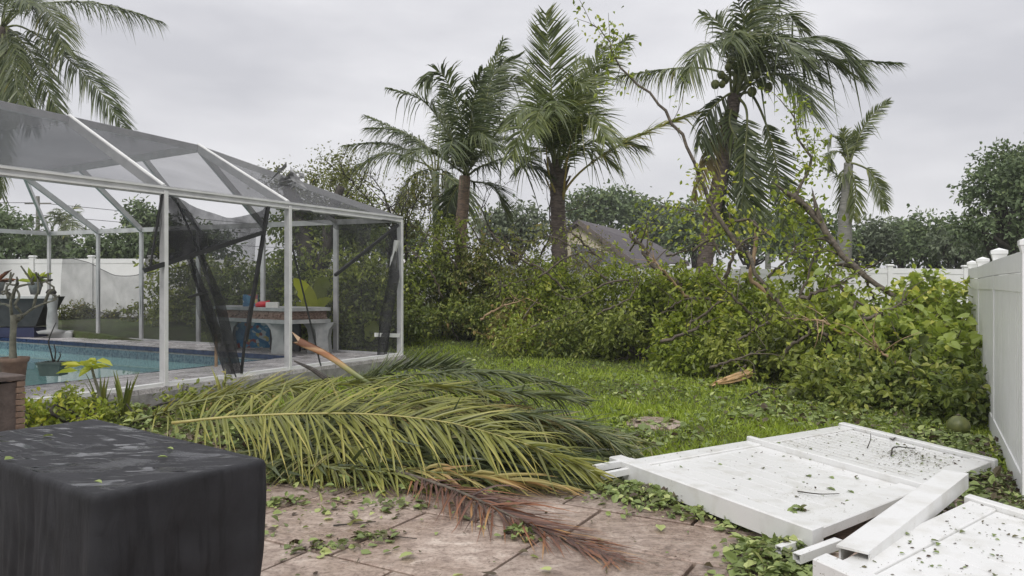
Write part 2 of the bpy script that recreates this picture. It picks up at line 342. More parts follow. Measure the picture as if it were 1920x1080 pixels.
def mat_cover():
    """wet black cover cloth: puddles lie where the cloth is level"""
    m, nt, b, out = nmat('wet_black_cloth'); l = nt.links.new; co = nt.nodes.new('ShaderNodeNewGeometry')
    n1 = nn(nt, 'ShaderNodeTexNoise', Scale=3.2, Detail=6, Roughness=.6, Distortion=.8)
    mp = nn(nt, 'ShaderNodeMapping'); mp.inputs['Rotation'].default_value = (0, 0, math.radians(35)); mp.inputs['Scale'].default_value = (1.1, 4.2, 1); l(co.outputs['Position'], mp.inputs['Vector']); l(mp.outputs['Vector'], n1.inputs['Vector'])
    sp = nt.nodes.new('ShaderNodeSeparateXYZ'); l(co.outputs['Normal'], sp.inputs['Vector'])
    up = nn(nt, 'ShaderNodeMapRange'); up.inputs['From Min'].default_value = .9965; up.inputs['From Max'].default_value = .9995; l(sp.outputs['Z'], up.inputs['Value'])
    pd = nn(nt, 'ShaderNodeMapRange'); pd.inputs['From Min'].default_value = .5; pd.inputs['From Max'].default_value = .54; l(n1.outputs['Fac'], pd.inputs['Value'])
    mu = nt.nodes.new('ShaderNodeMath'); mu.operation = 'MULTIPLY'; l(up.outputs['Result'], mu.inputs[0]); l(pd.outputs['Result'], mu.inputs[1])
    rr = nn(nt, 'ShaderNodeMapRange'); rr.inputs['To Min'].default_value = .7; rr.inputs['To Max'].default_value = .06; l(mu.outputs[0], rr.inputs['Value']); l(rr.outputs['Result'], b.inputs['Roughness'])
    n2 = nn(nt, 'ShaderNodeTexNoise', Scale=9, Detail=5); l(co.outputs['Position'], n2.inputs['Vector'])
    r = ramp(nt, [(.3, (.014, .014, .016)), (.7, (.028, .028, .032))]); l(n2.outputs['Fac'], r.inputs['Fac']); l(r.outputs['Color'], b.inputs['Base Color']); b.inputs['Specular IOR Level'].default_value = .4
    n3 = nn(nt, 'ShaderNodeTexNoise', Scale=400, Detail=2); l(co.outputs['Position'], n3.inputs['Vector'])
    b1 = nn(nt, 'ShaderNodeBump', Strength=.12, Distance=.002); l(n3.outputs['Fac'], b1.inputs['Height'])
    b2 = nn(nt, 'ShaderNodeBump', Strength=.4, Distance=.01); l(n1.outputs['Fac'], b2.inputs['Height']); l(b1.outputs['Normal'], b2.inputs['Normal']); l(b2.outputs['Normal'], b.inputs['Normal'])
    iv = nn(nt, 'ShaderNodeMapRange'); iv.inputs['To Min'].default_value = .4; iv.inputs['To Max'].default_value = .0; l(mu.outputs[0], iv.inputs['Value']); l(iv.outputs['Result'], b2.inputs['Strength'])
    iw = nn(nt, 'ShaderNodeMapRange'); iw.inputs['To Min'].default_value = .12; iw.inputs['To Max'].default_value = .0; l(mu.outputs[0], iw.inputs['Value']); l(iw.outputs['Result'], b1.inputs['Strength'])
    n4 = nn(nt, 'ShaderNodeTexNoise', Scale=13, Detail=9, Roughness=.62, Distortion=1.2); mq = nn(nt, 'ShaderNodeMapping'); mq.inputs['Scale'].default_value = (1, 1, .35); l(co.outputs['Position'], mq.inputs['Vector']); l(mq.outputs['Vector'], n4.inputs['Vector'])
    b3 = nn(nt, 'ShaderNodeBump', Strength=.55, Distance=.022); l(n4.outputs['Fac'], b3.inputs['Height']); l(b2.outputs['Normal'], b3.inputs['Normal']); l(b3.outputs['Normal'], b.inputs['Normal'])
    ix = nn(nt, 'ShaderNodeMapRange'); ix.inputs['To Min'].default_value = .4; ix.inputs['To Max'].default_value = .0; l(mu.outputs[0], ix.inputs['Value']); l(ix.outputs['Result'], b3.inputs['Strength'])
    # rain runs down the sides
    ms = nn(nt, 'ShaderNodeMapping'); ms.inputs['Scale'].default_value = (30, 30, 2.2); l(co.outputs['Position'], ms.inputs['Vector'])
    ns = nn(nt, 'ShaderNodeTexNoise', Scale=1.0, Detail=5, Roughness=.6); l(ms.outputs['Vector'], ns.inputs['Vector'])
    rs = ramp(nt, [(.36, (.6, .6, .62)), (.46, (1, 1, 1))]); l(ns.outputs['Fac'], rs.inputs['Fac'])
    mm = nt.nodes.new('ShaderNodeMix'); mm.data_type = 'RGBA'; mm.blend_type = 'MULTIPLY'; mm.inputs['Factor'].default_value = 1; l(r.outputs['Color'], mm.inputs['A']); l(rs.outputs['Color'], mm.inputs['B']); l(mm.outputs['Result'], b.inputs['Base Color'])
    return m
M['cover'] = mat_cover()
def mat_dirty_vinyl():
    m, nt, b, out = nmat('dirty_vinyl'); l = nt.links.new; co = nt.nodes.new('ShaderNodeNewGeometry').outputs['Position']
    n1 = nn(nt, 'ShaderNodeTexNoise', Scale=55, Detail=4, Roughness=.75); l(co, n1.inputs['Vector'])
    n2 = nn(nt, 'ShaderNodeTexNoise', Scale=1.1, Detail=4); l(co, n2.inputs['Vector'])
    ad = nt.nodes.new('ShaderNodeMath'); ad.operation = 'MULTIPLY_ADD'; ad.inputs[1].default_value = .55; l(n2.outputs['Fac'], ad.inputs[0]); l(n1.outputs['Fac'], ad.inputs[2])
    r = ramp(nt, [(.0, (.75, .75, .735)), (.945, (.73, .73, .715)), (.99, (.3, .29, .22)), (1.0, (.16, .15, .1))]); l(ad.outputs[0], r.inputs['Fac'])
    n3 = nn(nt, 'ShaderNodeTexNoise', Scale=6, Detail=6); l(co, n3.inputs['Vector'])
    r3 = ramp(nt, [(.3, (.86, .85, .82)), (.5, (1, 1, 1))]); l(n3.outputs['Fac'], r3.inputs['Fac'])
    mu = nt.nodes.new('ShaderNodeMix'); mu.data_type = 'RGBA'; mu.blend_type = 'MULTIPLY'; mu.inputs['Factor'].default_value = 1; l(r.outputs['Color'], mu.inputs['A']); l(r3.outputs['Color'], mu.inputs['B'])
    l(mu.outputs['Result'], b.inputs['Base Color']); b.inputs['Roughness'].default_value = .32
    return m
M['vinyl_dirty'] = mat_dirty_vinyl()
def mat_shingle():
    m, nt, b, out = nmat('shingle_roof'); l = nt.links.new; co = coords(nt)
    br = nn(nt, 'ShaderNodeTexBrick', Scale=3.0); br.inputs['Color1'].default_value = (.09, .08, .085, 1); br.inputs['Color2'].default_value = (.13, .115, .12, 1); br.inputs['Mortar'].default_value = (.06, .055, .06, 1)
    br.inputs['Mortar Size'].default_value = .02; l(co, br.inputs['Vector']); l(br.outputs['Color'], b.inputs['Base Color']); b.inputs['Roughness'].default_value = .85; return m
M['shingle'] = mat_shingle()
M['groove'] = solid('groove_grey', (.28, .27, .24), (.45, .44, .4), rough=.6, scale=9)  # greyer backing that shows between the boards of the fallen panels

# ------------------------------------------------------------------ leaf and frond geometry
def leaf_geo(pos, axis, size, rng, kind='ovate', tint=.5, aspect=.5, nrm=None):
    n = len(pos); tint = np.asarray(tint, float); axis = unit(axis); size = np.broadcast_to(np.asarray(size, float), (n,))[:, None]
    if nrm is None: nrm = unit(rng.normal(0, .55, (n, 3))+A3(0, 0, .9))
    sd = unit(np.cross(axis, nrm)); up = np.cross(sd, axis)
    if kind == 'heart':
        t = [(0, 0, 0), (-.08, .28, .05), (.22, .46, .1), (.6, .33, .08), (1, 0, -.06), (.6, -.33, .08), (.22, -.46, .1), (-.08, -.28, .05)]
        faces = [(0, 1, 2, 3), (0, 3, 4, 0), (0, 4, 5, 0), (0, 5, 6, 7)]
        Qt = [(0, 1, 2, 3), (0, 5, 6, 7)]; Tt = [(0, 3, 4), (0, 4, 5)]; a = 1.0
    elif kind == 'blade':
        t = [(0, .5, 0), (0, -.5, 0), (.55, .4, 0), (.55, -.4, 0), (1, 0, -.12)]; Qt = [(0, 1, 3, 2)]; Tt = [(2, 3, 4)]; a = aspect
    else:
        t = [(0, 0, 0), (.32, .5, .12), (.7, .36, .08), (1, 0, -.1), (.7, -.36, .08), (.32, -.5, .12)]
        Qt = [(0, 1, 2, 3), (0, 3, 4, 5)]; Tt = []; a = aspect
    t = np.array(t); k = len(t)
    V = pos[:, None, :]+axis[:, None, :]*(t[:, 0]*1.0)[None, :, None]*size[:, None]+sd[:, None, :]*(t[:, 1]*a)[None, :, None]*size[:, None]+up[:, None, :]*t[:, 2][None, :, None]*size[:, None]
    off = (np.arange(n)*k)[:, None, None]
    Q = (np.array(Qt)[None]+off).reshape(-1, 4) if Qt else np.zeros((0, 4), int)
    T = (np.array(Tt)[None]+off).reshape(-1, 3) if Tt else np.zeros((0, 3), int)
    ti = np.repeat(np.broadcast_to(np.asarray(tint, float), (n,)), k)
    return V.reshape(-1, 3), Q, T, ti
def sphere_dirs(n, rng):
    v = rng.normal(0, 1, (n, 3)); return unit(v)
def lobes_foliage(lobes, nleaf, size, rng, kind='ovate', aspect=.5, per=9, shell=.55, tint0=.5, tv=.2, droop=.25, twig=.22):
    """clusters of leaves on short twigs spread through the shells of several lobes. lobes: (x,y,z,rx,ry,rz)"""
    lobes = np.array(lobes, float); vol = (lobes[:, 3]*lobes[:, 4]+lobes[:, 3]*lobes[:, 5]+lobes[:, 4]*lobes[:, 5]); w = vol/vol.sum()
    nc = max(1, nleaf//per); li = rng.choice(len(lobes), nc, p=w); dr = sphere_dirs(nc, rng)
    rr = shell+(1-shell)*rng.rand(nc)**.6
    rr = rr*(1+rng.normal(0, .08, nc))
    lt = rng.normal(0, .1, len(lobes))
    c = lobes[li, :3]+dr*lobes[li, 3:6]*rr[:, None]
    tw = unit(dr+rng.normal(0, .5, (nc, 3))+A3(0, 0, -droop*.4))
    ct = tint0+lt[li]+rng.normal(0, tv*.6, nc)
    ci = np.repeat(np.arange(nc), per); n = len(ci); s = rng.rand(n)
    pos = c[ci]+tw[ci]*(s*twig)[:, None]+rng.normal(0, twig*.22, (n, 3))
    ax = unit(tw[ci]*.6+rng.normal(0, .6, (n, 3))+A3(0, 0, -droop))
    ti = np.clip(ct[ci]+rng.normal(0, tv*.5, n), 0, 1)
    sz = size*rng.uniform(.6, 1.25, n)
    nr = unit(dr[ci]*.75+A3(0, 0, .75)+rng.normal(0, .45, (n, 3)))
    return leaf_geo(pos, ax, sz, rng, kind, ti, aspect, nrm=nr)
def frond_geo(ctrl, rng, n=70, Lf=.9, w=.045, droop=.35, up=(0, 0, 1), vee=.25, seg=3, s0=.14, wind=(0, 0, 0), fold=0.0, tint=(.35, .2), r0=.03, sep=False, gap=.06, tipfade=.35, a0=.55, a1=1.05, sides=(1, -1), kink=.06, brown=.0, ajit=.07):
    """one pinnate frond: returns (rachis MB arrays), leaflet arrays or a list of them"""
    C = catmull(ctrl, 40); T = unit(np.gradient(C, axis=0)); upv = np.array(up, float)
    seglen = np.r_[0, np.cumsum(np.linalg.norm(np.diff(C, axis=0), axis=1))]; seglen /= seglen[-1]
    rad = r0*(1-.88*seglen)
    out = []
    s = np.linspace(s0, .995, n)
    for sd in sides:
        ss = np.clip(s+rng.normal(0, .3/n, n), 0, 1); keep = rng.rand(n) > gap
        ss = ss[keep]; m = len(ss)
        p = np.stack([np.interp(ss, seglen, C[:, k]) for k in range(3)], 1); t = unit(np.stack([np.interp(ss, seglen, T[:, k]) for k in range(3)], 1))
        N = upv-t*(t@upv)[:, None]; N = unit(N); B = np.cross(t, N)
        u = (ss-s0)/(1-s0)
        ln = Lf*(np.minimum(1, .45+2.2*u))*(1-(1-tipfade)*np.clip((u-.45)/.55, 0, 1)**1.6)*rng.uniform(.85, 1.1, m)
        al = a0+(a1-a0)*u+rng.normal(0, ajit, m)
        d = unit(B*sd*np.cos(al)[:, None]+t*np.sin(al)[:, None]+N*(vee+rng.normal(0, .09, m))[:, None])
        g = A3(0, 0, -1)*1.0
        dr = droop*rng.uniform(.6, 1.4, m); kb = rng.rand(m) < kink; dr = np.where(kb, dr+rng.uniform(.4, 1.1, m), dr); d = unit(d+np.where(kb, 1.0, 0.0)[:, None]*rng.normal(0, .28, (m, 3)))
        js = np.linspace(0, 1, seg+1)
        wv = unit(t-d*(t*d).sum(1)[:, None]+N*rng.normal(0, .35, m)[:, None]); wv = unit(wv-d*(wv*d).sum(1)[:, None]); nr = np.cross(d, wv)
        wp = np.interp(js, [0, .12, .45, 1], [.45, 1, .85, .05])
        rows = []
        for j, wj in zip(js, wp):
            q = p+d*(ln*j)[:, None]+g*(dr*ln*j*j)[:, None]+np.array(wind)*(ln*j*j)[:, None]
            hw = w*.5*wj
            if fold > 0: rows += [q-wv*hw+nr*hw*fold, q, q+wv*hw+nr*hw*fold]
            else: rows += [q-wv*hw, q+wv*hw]
        k = 3 if fold > 0 else 2
        V = np.stack(rows, 1)                                  # (m, k*(seg+1), 3)
        ft = []
        for j in range(seg):
            for c in range(k-1): a = j*k+c; ft.append((a, a+1, a+k+1, a+k))
        ft = np.array(ft); ti = np.clip(tint[0]+rng.normal(0, tint[1], m)+.12*np.sin(np.arange(m)*.5+rng.rand()*6), 0, 1)
        tj = np.repeat(np.linspace(-.05, .12, seg+1), k)
        TI = np.clip(ti[:, None]+tj[None, :]*(1+brown*rng.rand(m)**2)[:, None], 0, 1)
        if sep:
            for i in range(m): out.append((V[i], ft, TI[i]))
        else:
            nk = V.shape[1]; out.append((V.reshape(-1, 3), (ft[None]+(np.arange(m)*nk)[:, None, None]).reshape(-1, 4), TI.ravel()))
    return C, rad, out
def jit(rng, k=.05): return rng.normal(0, k, 3)

# ------------------------------------------------------------------ the ground
CX = 960
C2 = A3(-2.045, 13.63)                                # far right corner of the pool cage (plan)
def w1(s): return C2-U2*s                              # long wall, from the corner towards the house
def w2(t): return C2-V2*t                              # end wall, from the corner to the left
def hit(line, px):
    k = (px-960.0)/FPX; a = line(0); b = line(1)-a
    return (k*a[1]-a[0])/(b[0]-k*b[1])
DECK = .22
def ground_z(x, y):
    x = np.asarray(x, float); y = np.asarray(y, float)
    g = .34*sstep(12, 23, y)*(1-.5*sstep(-2, 4, x))+.16*sstep(-3, -12, x)*sstep(12, 20, y)
    g = g+.02*np.sin(x*1.3+y*.7)*sstep(7, 9, y)*np.cos(y*.9)
    du = (x-C2[0])*U2[0]+(y-C2[1])*U2[1]; dv = (x-C2[0])*V2[0]+(y-C2[1])*V2[1]
    ins = sstep(-.25, -.6, du)*sstep(-.25, -.6, dv)*sstep(-15.6, -15, du)*sstep(-14.6, -14, dv)
    pu = x*U2[0]+y*U2[1]; pv = x*V2[0]+y*V2[1]
    pat = sstep(6.25, 6.1, pu)*sstep(-9.6, -9.4, pv)
    return g*(1-ins)-1.9*ins-.05*pat
def build_ground():
    xs = np.unique(np.r_[np.linspace(-900, -30, 16), np.linspace(-30, -17, 14), np.arange(-17, 13, .22), np.linspace(13, 30, 14), np.linspace(30, 900, 16)])
    ys = np.unique(np.r_[np.linspace(-200, -4, 10), np.arange(-4, 26, .22), np.linspace(26, 60, 20), np.linspace(60, 2000, 16)])
    X, Y = np.meshgrid(xs, ys); Z = ground_z(X, Y)
    nx, ny = len(xs), len(ys); i = np.arange(ny-1)[:, None]*nx+np.arange(nx-1)[None]
    Q = np.stack([i, i+1, i+nx+1, i+nx], -1).reshape(-1, 4)
    me = mesh_from('ground', np.stack([X, Y, Z], -1).reshape(-1, 3), [Q], M['ground'], True)
    o = bpy.data.objects.new('ground', me); col.objects.link(o); tag(o, kind='structure')
build_ground()

# patio of large stamped slabs, laid along the property's axes
def uv(u, v, z=0.0): return A3(u*U2[0]+v*V2[0], u*U2[1]+v*V2[1], z)
PU1 = 6.15
def build_patio():
    rng = R(11)
    b = MB(); g = -.035
    b.hexa([uv(-2, -9, g-.1), uv(PU1, -9, g-.1), uv(PU1, 4.5, g-.1), uv(-2, 4.5, g-.1), uv(-2, -9, g), uv(PU1, -9, g), uv(PU1, 4.5, g), uv(-2, 4.5, g)])
    base = b.build('patio', M['soil']); tag(base, kind='structure')
    # rows of slabs along v, widths vary
    u = PU1; rows = [.62, .9, .62, .9, .62, .9, .62, .9, .62]
    for ri, rw in enumerate(rows):
        v = -7.5+rng.uniform(0, .5)
        while v < 4.0:
            lw = rng.choice([.6, .9, 1.2]) if rw < .8 else rng.choice([.6, .9, .9])
            j = .011
            pts = []
            split = rw > .8 and lw < .7
            cells = [(u-rw, u-rw*.5, v, v+lw), (u-rw*.5, u, v, v+lw)] if split else [(u-rw, u, v, v+lw)]
            for (u0, u1, v0, v1) in cells:
                cx, cy = uv((u0+u1)/2, (v0+v1)/2)[:2]
                d = cy
                if not (1.2 < d < 8.5 and abs(cx) < d*.72+.9): continue
                z1 = rng.uniform(-.003, .003); m = MB(); bv = .008
                lo = [uv(u0+j, v0+j, -.05), uv(u1-j, v0+j, -.05), uv(u1-j, v1-j, -.05), uv(u0+j, v1-j, -.05)]
                mi = [p+A3(0, 0, .044+z1) for p in lo]
                hi = [uv(u0+j+bv, v0+j+bv, z1), uv(u1-j-bv, v0+j+bv, z1), uv(u1-j-bv, v1-j-bv, z1), uv(u0+j+bv, v1-j-bv, z1)]
                # orientation: make counter-clockwise from above
                V = np.array(lo+mi+hi)
                Q = [(8, 11, 10, 9)]+[(l+i, l+4+i, l+4+(i+1) % 4, l+(i+1) % 4) for l in (0, 4) for i in range(4)]
                m.add(V, Q); m.build('slab', M['slab'], base)
            v += lw
        u -= rw
build_patio()

# ------------------------------------------------------------------ pool deck, pool
POOL = [(-1.05, -1.55), (-8.2, -1.55), (-8.2, -12.2), (-1.05, -12.2)]   # (along U from the corner, along V from the corner)
def cg(a, b, z=0.0):
    p = C2+U2*a+V2*b; return A3(p[0], p[1], z)
def build_pool():
    rng = R(5)
    base = MB()
    z0, z1 = -1.0, DECK-.05
    def slab(a0, a1, b0, b1):
        base.hexa([cg(a0, b0, z0), cg(a1, b0, z0), cg(a1, b1, z0), cg(a0, b1, z0), cg(a0, b0, z1), cg(a1, b0, z1), cg(a1, b1, z1), cg(a0, b1, z1)])
    slab(-1.07, .12, -14.0, .12); slab(-15, -8.18, -14.0, .12); slab(-8.18, -1.07, -1.57, .12); slab(-8.18, -1.07, -14.0, -12.18)
    deck = base.build('pool_deck', M['kerb']); tag(deck, kind='structure')
    # pavers
    def pave(a0, a1, b0, b1, lw=.46, rw=.31):
        a = a0; k = 0
        while a < a1-.02:
            ae = min(a+rw, a1); b = b0-(k % 2)*lw/2; k += 1
            while b < b1-.02:
                bs = max(b, b0); be = min(b+lw, b1); b += lw
                if be-bs < .05: continue
                c = cg((a+ae)/2, (bs+be)/2)
                if abs(c[0]) > c[1]*.75 or c[1] < 6: continue
                j = .005; z = DECK+rng.uniform(-.003, .003); m = MB()
                lo = [cg(a+j, bs+j, DECK-.049), cg(ae-j, bs+j, DECK-.049), cg(ae-j, be-j, DECK-.049), cg(a+j, be-j, DECK-.049)]
                hi = [cg(a+j, bs+j, z), cg(ae-j, bs+j, z), cg(ae-j, be-j, z), cg(a+j, be-j, z)]
                m.hexa(lo+hi); m.build('paver', M['paver'], deck)
            a += rw
    pave(-8.6, .06, -1.5, .1); pave(-1.0, .06, -13.5, -1.5, lw=.62, rw=.35)
    # kerb along the long wall
    # pool basin: coping tiles, mosaic band, plaster, water
    bm = MB(); zc = DECK; zb = -1.4
    cs = [cg(a, b) for a, b in POOL]
    for i in range(4):
        p, q = cs[i], cs[(i+1) % 4]
        bm.quad(p+A3(0, 0, -.12), q+A3(0, 0, -.12), q+A3(0, 0, zb), p+A3(0, 0, zb))
    bm.add([c+A3(0, 0, zb) for c in cs], Q=[(0, 1, 2, 3)])
    basin = bm.build('pool_basin', M['pool_plaster']); tag(basin, kind='structure')
    for i in range(4):
        p, q = cs[i], cs[(i+1) % 4]; Ln = np.linalg.norm(q-p); n = int(Ln/.3); t = (q-p)/Ln; nrm = A3(-t[1], t[0], 0)
        cen = sum(cs)/4
        if np.dot(nrm, cen-p) < 0: nrm = -nrm
        for k in range(n):
            c = p+t*(k+.5)*Ln/n
            if abs(c[0]) > c[1]*.78: continue
            rz = math.atan2(t[1], t[0])
            MB().box(c+nrm*.012+A3(0, 0, DECK-.042), (Ln/n-.008, .05, .08), rz).build('coping_tile', M['tile_blue'], basin)
            MB().box(c+nrm*.006+A3(0, 0, DECK-.215), (Ln/n-.006, .03, .2), rz).build('waterline_tile', M['tile_mosaic'], basin)
    w = MB(); zz = -.05
    w.add([c+A3(0, 0, zz) for c in cs], Q=[(0, 1, 2, 3)])
    tag(w.build('pool_water', M['water']), kind='structure')
build_pool()

# ------------------------------------------------------------------ the screen cage
def build_cage():
    EV = 2.70
    root = empty('pool_cage', (*C2, DECK), 'large white framed pool cage with torn black screens', 'pool cage')
    rng = R(3)
    s_l = [0.0, hit(w1, 540), hit(w1, 307)]
    s_l += [s_l[2]+2.3, s_l[2]+4.6]
    t_l = [0.0]+[hit(w2, x) for x in (630, 493, 372, 265, 184, 92)]
    T1 = [A3(*w1(s), EV) for s in s_l]; T2 = [A3(*w2(t), EV+.012*t) for t in t_l]
    r1 = math.atan2(U2[1], U2[0]); r2 = math.atan2(V2[1], V2[0])
    for i, p in enumerate(T1):                         # posts of the long wall, each with a lighter outer channel
        if i == 4: continue
        po = MB().box((p[0], p[1], (DECK+EV)/2), (.05, .10, EV-DECK), r1).build('post', M['alu'], root)
        q = p[:2]+V2*.052
        MB().box((q[0], q[1], (DECK+EV)/2), (.05, .012, EV-DECK-.02), r1).build('channel', M['white_paint'], po)
    for i, p in enumerate(T2[1:]):
        MB().box((p[0], p[1], (DECK+p[2])/2), (.10, .05, p[2]-DECK), r2).build('post', M['alu'], root)
    ev = MB().beam(T1[0]+A3(*(U2*.05), 0), T1[4], .06, .12).build('eave_beam', M['alu'], root)
    for k, dz in enumerate((.035, -.035)):
        MB().beam(T1[0]+A3(*(U2*.04), dz)+A3(*(V2*.036), 0), T1[4]+A3(*(V2*.036), dz), .014, .022).build('gutter_lip', M['white_paint'], ev)
    MB().beam(T2[0]-A3(*(V2*.06), 0), T2[-1], .05, .10).build('eave_beam', M['alu'], root)
    MB().beam(T2[-1], T2[-1]-A3(*(U2*9), 0), .05, .10).build('eave_beam', M['alu'], root)
    # sill channel on the kerb
    MB().beam(A3(*w1(-.02), DECK+.025), A3(*w1(s_l[4]), DECK+.025), .10, .045).build('sill_channel', M['white_paint'], root)
    MB().beam(A3(*w2(.08), DECK+.02), A3(*w2(t_l[-1]), DECK+.02), .06, .035).build('sill_channel', M['alu'], root)
    # roof nodes (level top of the mansard)
    ZR = 3.9
    def node(px, py): return P(px, py, (ZR-EYE)*FPX/(HOR-py))
    A2, A1 = node(372, 278), node(130, 225); B2, B1, B0 = node(270, 297), node(150, 316), node(46, 331)
    stp = (A1-A2)/np.linalg.norm(A1-A2); A0 = A1+stp*2.4; Am = A1+stp*4.7
    for a, t in ((A1, T1[2]), (A2, T1[1]), (A0, T1[3])):
        rf = MB().beam(t, a, .06, .13).build('rafter', M['alu'], root)
        MB().beam(t+A3(0, 0, .075), a+A3(0, 0, .075), .035, .02).build('spline_channel', M['white_paint'], rf)
    for a, t in ((A2, T2[2]), (B2, T2[3]), (B1, T2[4]), (B0, T2[5]), (B0, T2[6])):
        MB().beam(t, a, .05, .12).build('rafter', M['alu'], root)
    MB().beam(A2, T1[0], .05, .10).build('hip_rafter', M['alu'], root)
    MB().beam(T2[1], T1[1]*.45+A2*.05+T2[1]*.5+A3(0, 0, .1), .04, .06).build('brace', M['alu'], root)
    MB().beam(A2, Am, .05, .10).build('purlin', M['alu'], root)
    MB().beam(A2, B0, .05, .13).build('purlin', M['alu'], root)
    BB = B0+(B0-B2)*.6
    # screens
    def sheet(corners, mat, name='roof_screen', sag=.05, n=8):
        a, b, c, d = [np.array(x, float) for x in corners]; V = []; 
        for i in range(n+1):
            for j in range(n+1):
                f, g = i/n, j/n; p = a*(1-f)*(1-g)+b*f*(1-g)+c*f*g+d*(1-f)*g
                p = p+A3(0, 0, -sag*4*f*(1-f)*4*g*(1-g)/1.0*.5); V.append(p)
        Q = [(i*(n+1)+j, (i+1)*(n+1)+j, (i+1)*(n+1)+j+1, i*(n+1)+j+1) for i in range(n) for j in range(n)]
        m = MB(); m.add(V, Q); return m.build(name, mat, root, True)
    up = A3(0, 0, .06)
    sheet((T1[1]+up, T1[2]+up, A1+up, A2+up), M['screen_roof']); sheet((T1[2]+up, T1[3]+up, A0+up, A1+up), M['screen_roof']); sheet((T1[3]+up, T1[4]+up, Am+up, A0+up), M['screen_roof'])
    sheet((T1[0]+up, T1[1]+up, A2+up, A2+up), M['screen_roof']); sheet((T1[0]+up, A2+up, T2[2]+up, T2[2]+up), M['screen_roof'])
    far = B0-A2
    sheet((A2+up, A1+up, A1+far+up, B0+up), M['screen_flat'], sag=.25); sheet((A1+up, A0+up, A0+far+up, A1+far+up), M['screen_flat'], sag=.3); sheet((A0+up, Am+up, Am+far+up, A0+far+up), M['screen_flat'], sag=.2)
    lo = A3(0, 0, DECK)
    def wallpt(p): return A3(p[0], p[1], DECK+.03)
    for i in (0, 1, 2):
        sheet((T2[i], T2[i+1], wallpt(T2[i+1]), wallpt(T2[i])), M['screen_wall'], 'wall_screen', 0)
    # half fallen screens of the end wall: upper edge hangs in a curve
    def hung(t0, t1, y0, y1, sg, mat=M['screen_sag']):
        n = 14; V = []
        for i in range(n+1):
            f = i/n; p = w2(t0+(t1-t0)*f)+U2*.04*math.sin(f*9); top = y0+(y1-y0)*f-sg*4*f*(1-f)
            for j in range(5):
                g = j/4; V.append((p[0]-U2[0]*.08*g*(1-g)*4*math.sin(f*7), p[1]-U2[1]*.08*g*(1-g)*4*math.sin(f*7), top*(1-g)+(DECK+.03)*g))
        Q = [(i*5+j, (i+1)*5+j, (i+1)*5+j+1, i*5+j+1) for i in range(n) for j in range(4)]
        MB().add(V, Q).build('wall_screen', mat, root, True)
        e = [w2(t0+(t1-t0)*f) for f in np.linspace(0, 1, 15)]; zz = [y0+(y1-y0)*f-sg*4*f*(1-f) for f in np.linspace(0, 1, 15)]
        MB().tube([A3(*a, z)+A3(*(U2*.04*math.sin(f*9)), 0) for a, z, f in zip(e, zz, np.linspace(0, 1, 15))], .008, 5).build('screen_hem', M['spline'], root)
    hung(t_l[3], t_l[4], 2.05, 1.78, .06); hung(t_l[4], t_l[5], 1.78, 1.92, .12); hung(t_l[5], hit(w2, 116), 1.92, 2.17, -.09)
    # torn black screen hanging in the long wall
    e1 = T1[1]-T1[0]
    def wp(px, py, off=0.0):
        s = hit(lambda q: w1(q), px); p = w1(s); d = p[1]
        b = P(px, py, d); return b+A3(*(V2*off), 0)
    def rag(rows, name, mat, nu=10):
        """rows: list of pixel polylines from the top edge to the bottom edge of one hanging cloth"""
        Vs = []
        for k, row in enumerate(rows):
            q = catmull(np.array([(x, y, 0) for x, y in row]), nu+1)
            for i in range(nu+1):
                Vs.append(wp(q[i][0], q[i][1], .06*math.sin(i*1.1+k*1.7)+.05*math.sin(i*.5-k)))
        Q = [(k*(nu+1)+i, k*(nu+1)+i+1, (k+1)*(nu+1)+i+1, (k+1)*(nu+1)+i) for k in range(len(rows)-1) for i in range(nu)]
        return MB().add(Vs, Q).build(name, mat, root, True)
    rag([[(301, 366), (345, 378), (390, 398), (440, 408), (478, 398), (502, 386)], [(290, 415), (340, 430), (395, 440), (440, 442), (475, 438), (498, 420)], [(272, 506), (330, 488), (380, 470), (430, 455), (465, 446), (488, 438)]], 'torn_screen', M['screen_drape'], 16)
    rag([[(313, 364), (330, 380), (352, 398), (372, 418)], [(316, 400), (340, 420), (366, 430), (392, 440)], [(322, 488), (346, 482), (366, 478), (384, 474)]], 'torn_screen', M['screen_drape'], 10)
    rag([[(346, 482), (360, 479), (372, 474), (380, 470)], [(358, 530), (370, 528), (382, 526), (392, 522)], [(376, 590), (390, 588), (402, 586), (412, 582)], [(400, 648), (414, 646), (424, 644), (432, 640)], [(430, 716), (437, 716), (444, 716), (450, 714)]], 'torn_screen', M['screen_wall'], 8)
    rag([[(350, 486), (354, 484), (359, 482)], [(380, 580), (385, 580), (391, 578)], [(432, 712), (437, 712), (442, 710)]], 'screen_bundle', M['screen_bundle'], 6)
    rag([[(370, 480), (375, 478), (380, 476)], [(402, 570), (408, 570), (413, 568)], [(442, 700), (447, 700), (451, 698)]], 'screen_bundle', M['screen_bundle'], 6)
    rag([[(312, 420), (350, 440), (420, 450), (490, 440)], [(312, 520), (350, 530), (420, 530), (478, 520)], [(310, 640), (350, 640), (420, 640), (465, 636)]], 'torn_screen', screenmat('screen_thin', .4, var=.14), 10)
    rag([[(552, 392), (600, 398), (660, 405), (738, 414)], [(552, 408), (600, 420), (650, 432), (735, 424)]], 'torn_screen', M['screen_torn'], 14)
    rag([[(640, 428), (660, 432), (694, 426)], [(655, 452), (668, 456), (686, 448)], [(668, 470), (671, 474), (676, 468)]], 'torn_screen', M['screen_torn'], 6)
    rag([[(728, 436), (735, 434), (742, 430)], [(727, 520), (734, 520), (741, 520)], [(717, 600), (725, 600), (733, 600)], [(712, 668), (720, 670), (729, 668)]], 'screen_bundle', M['screen_bundle'], 6)
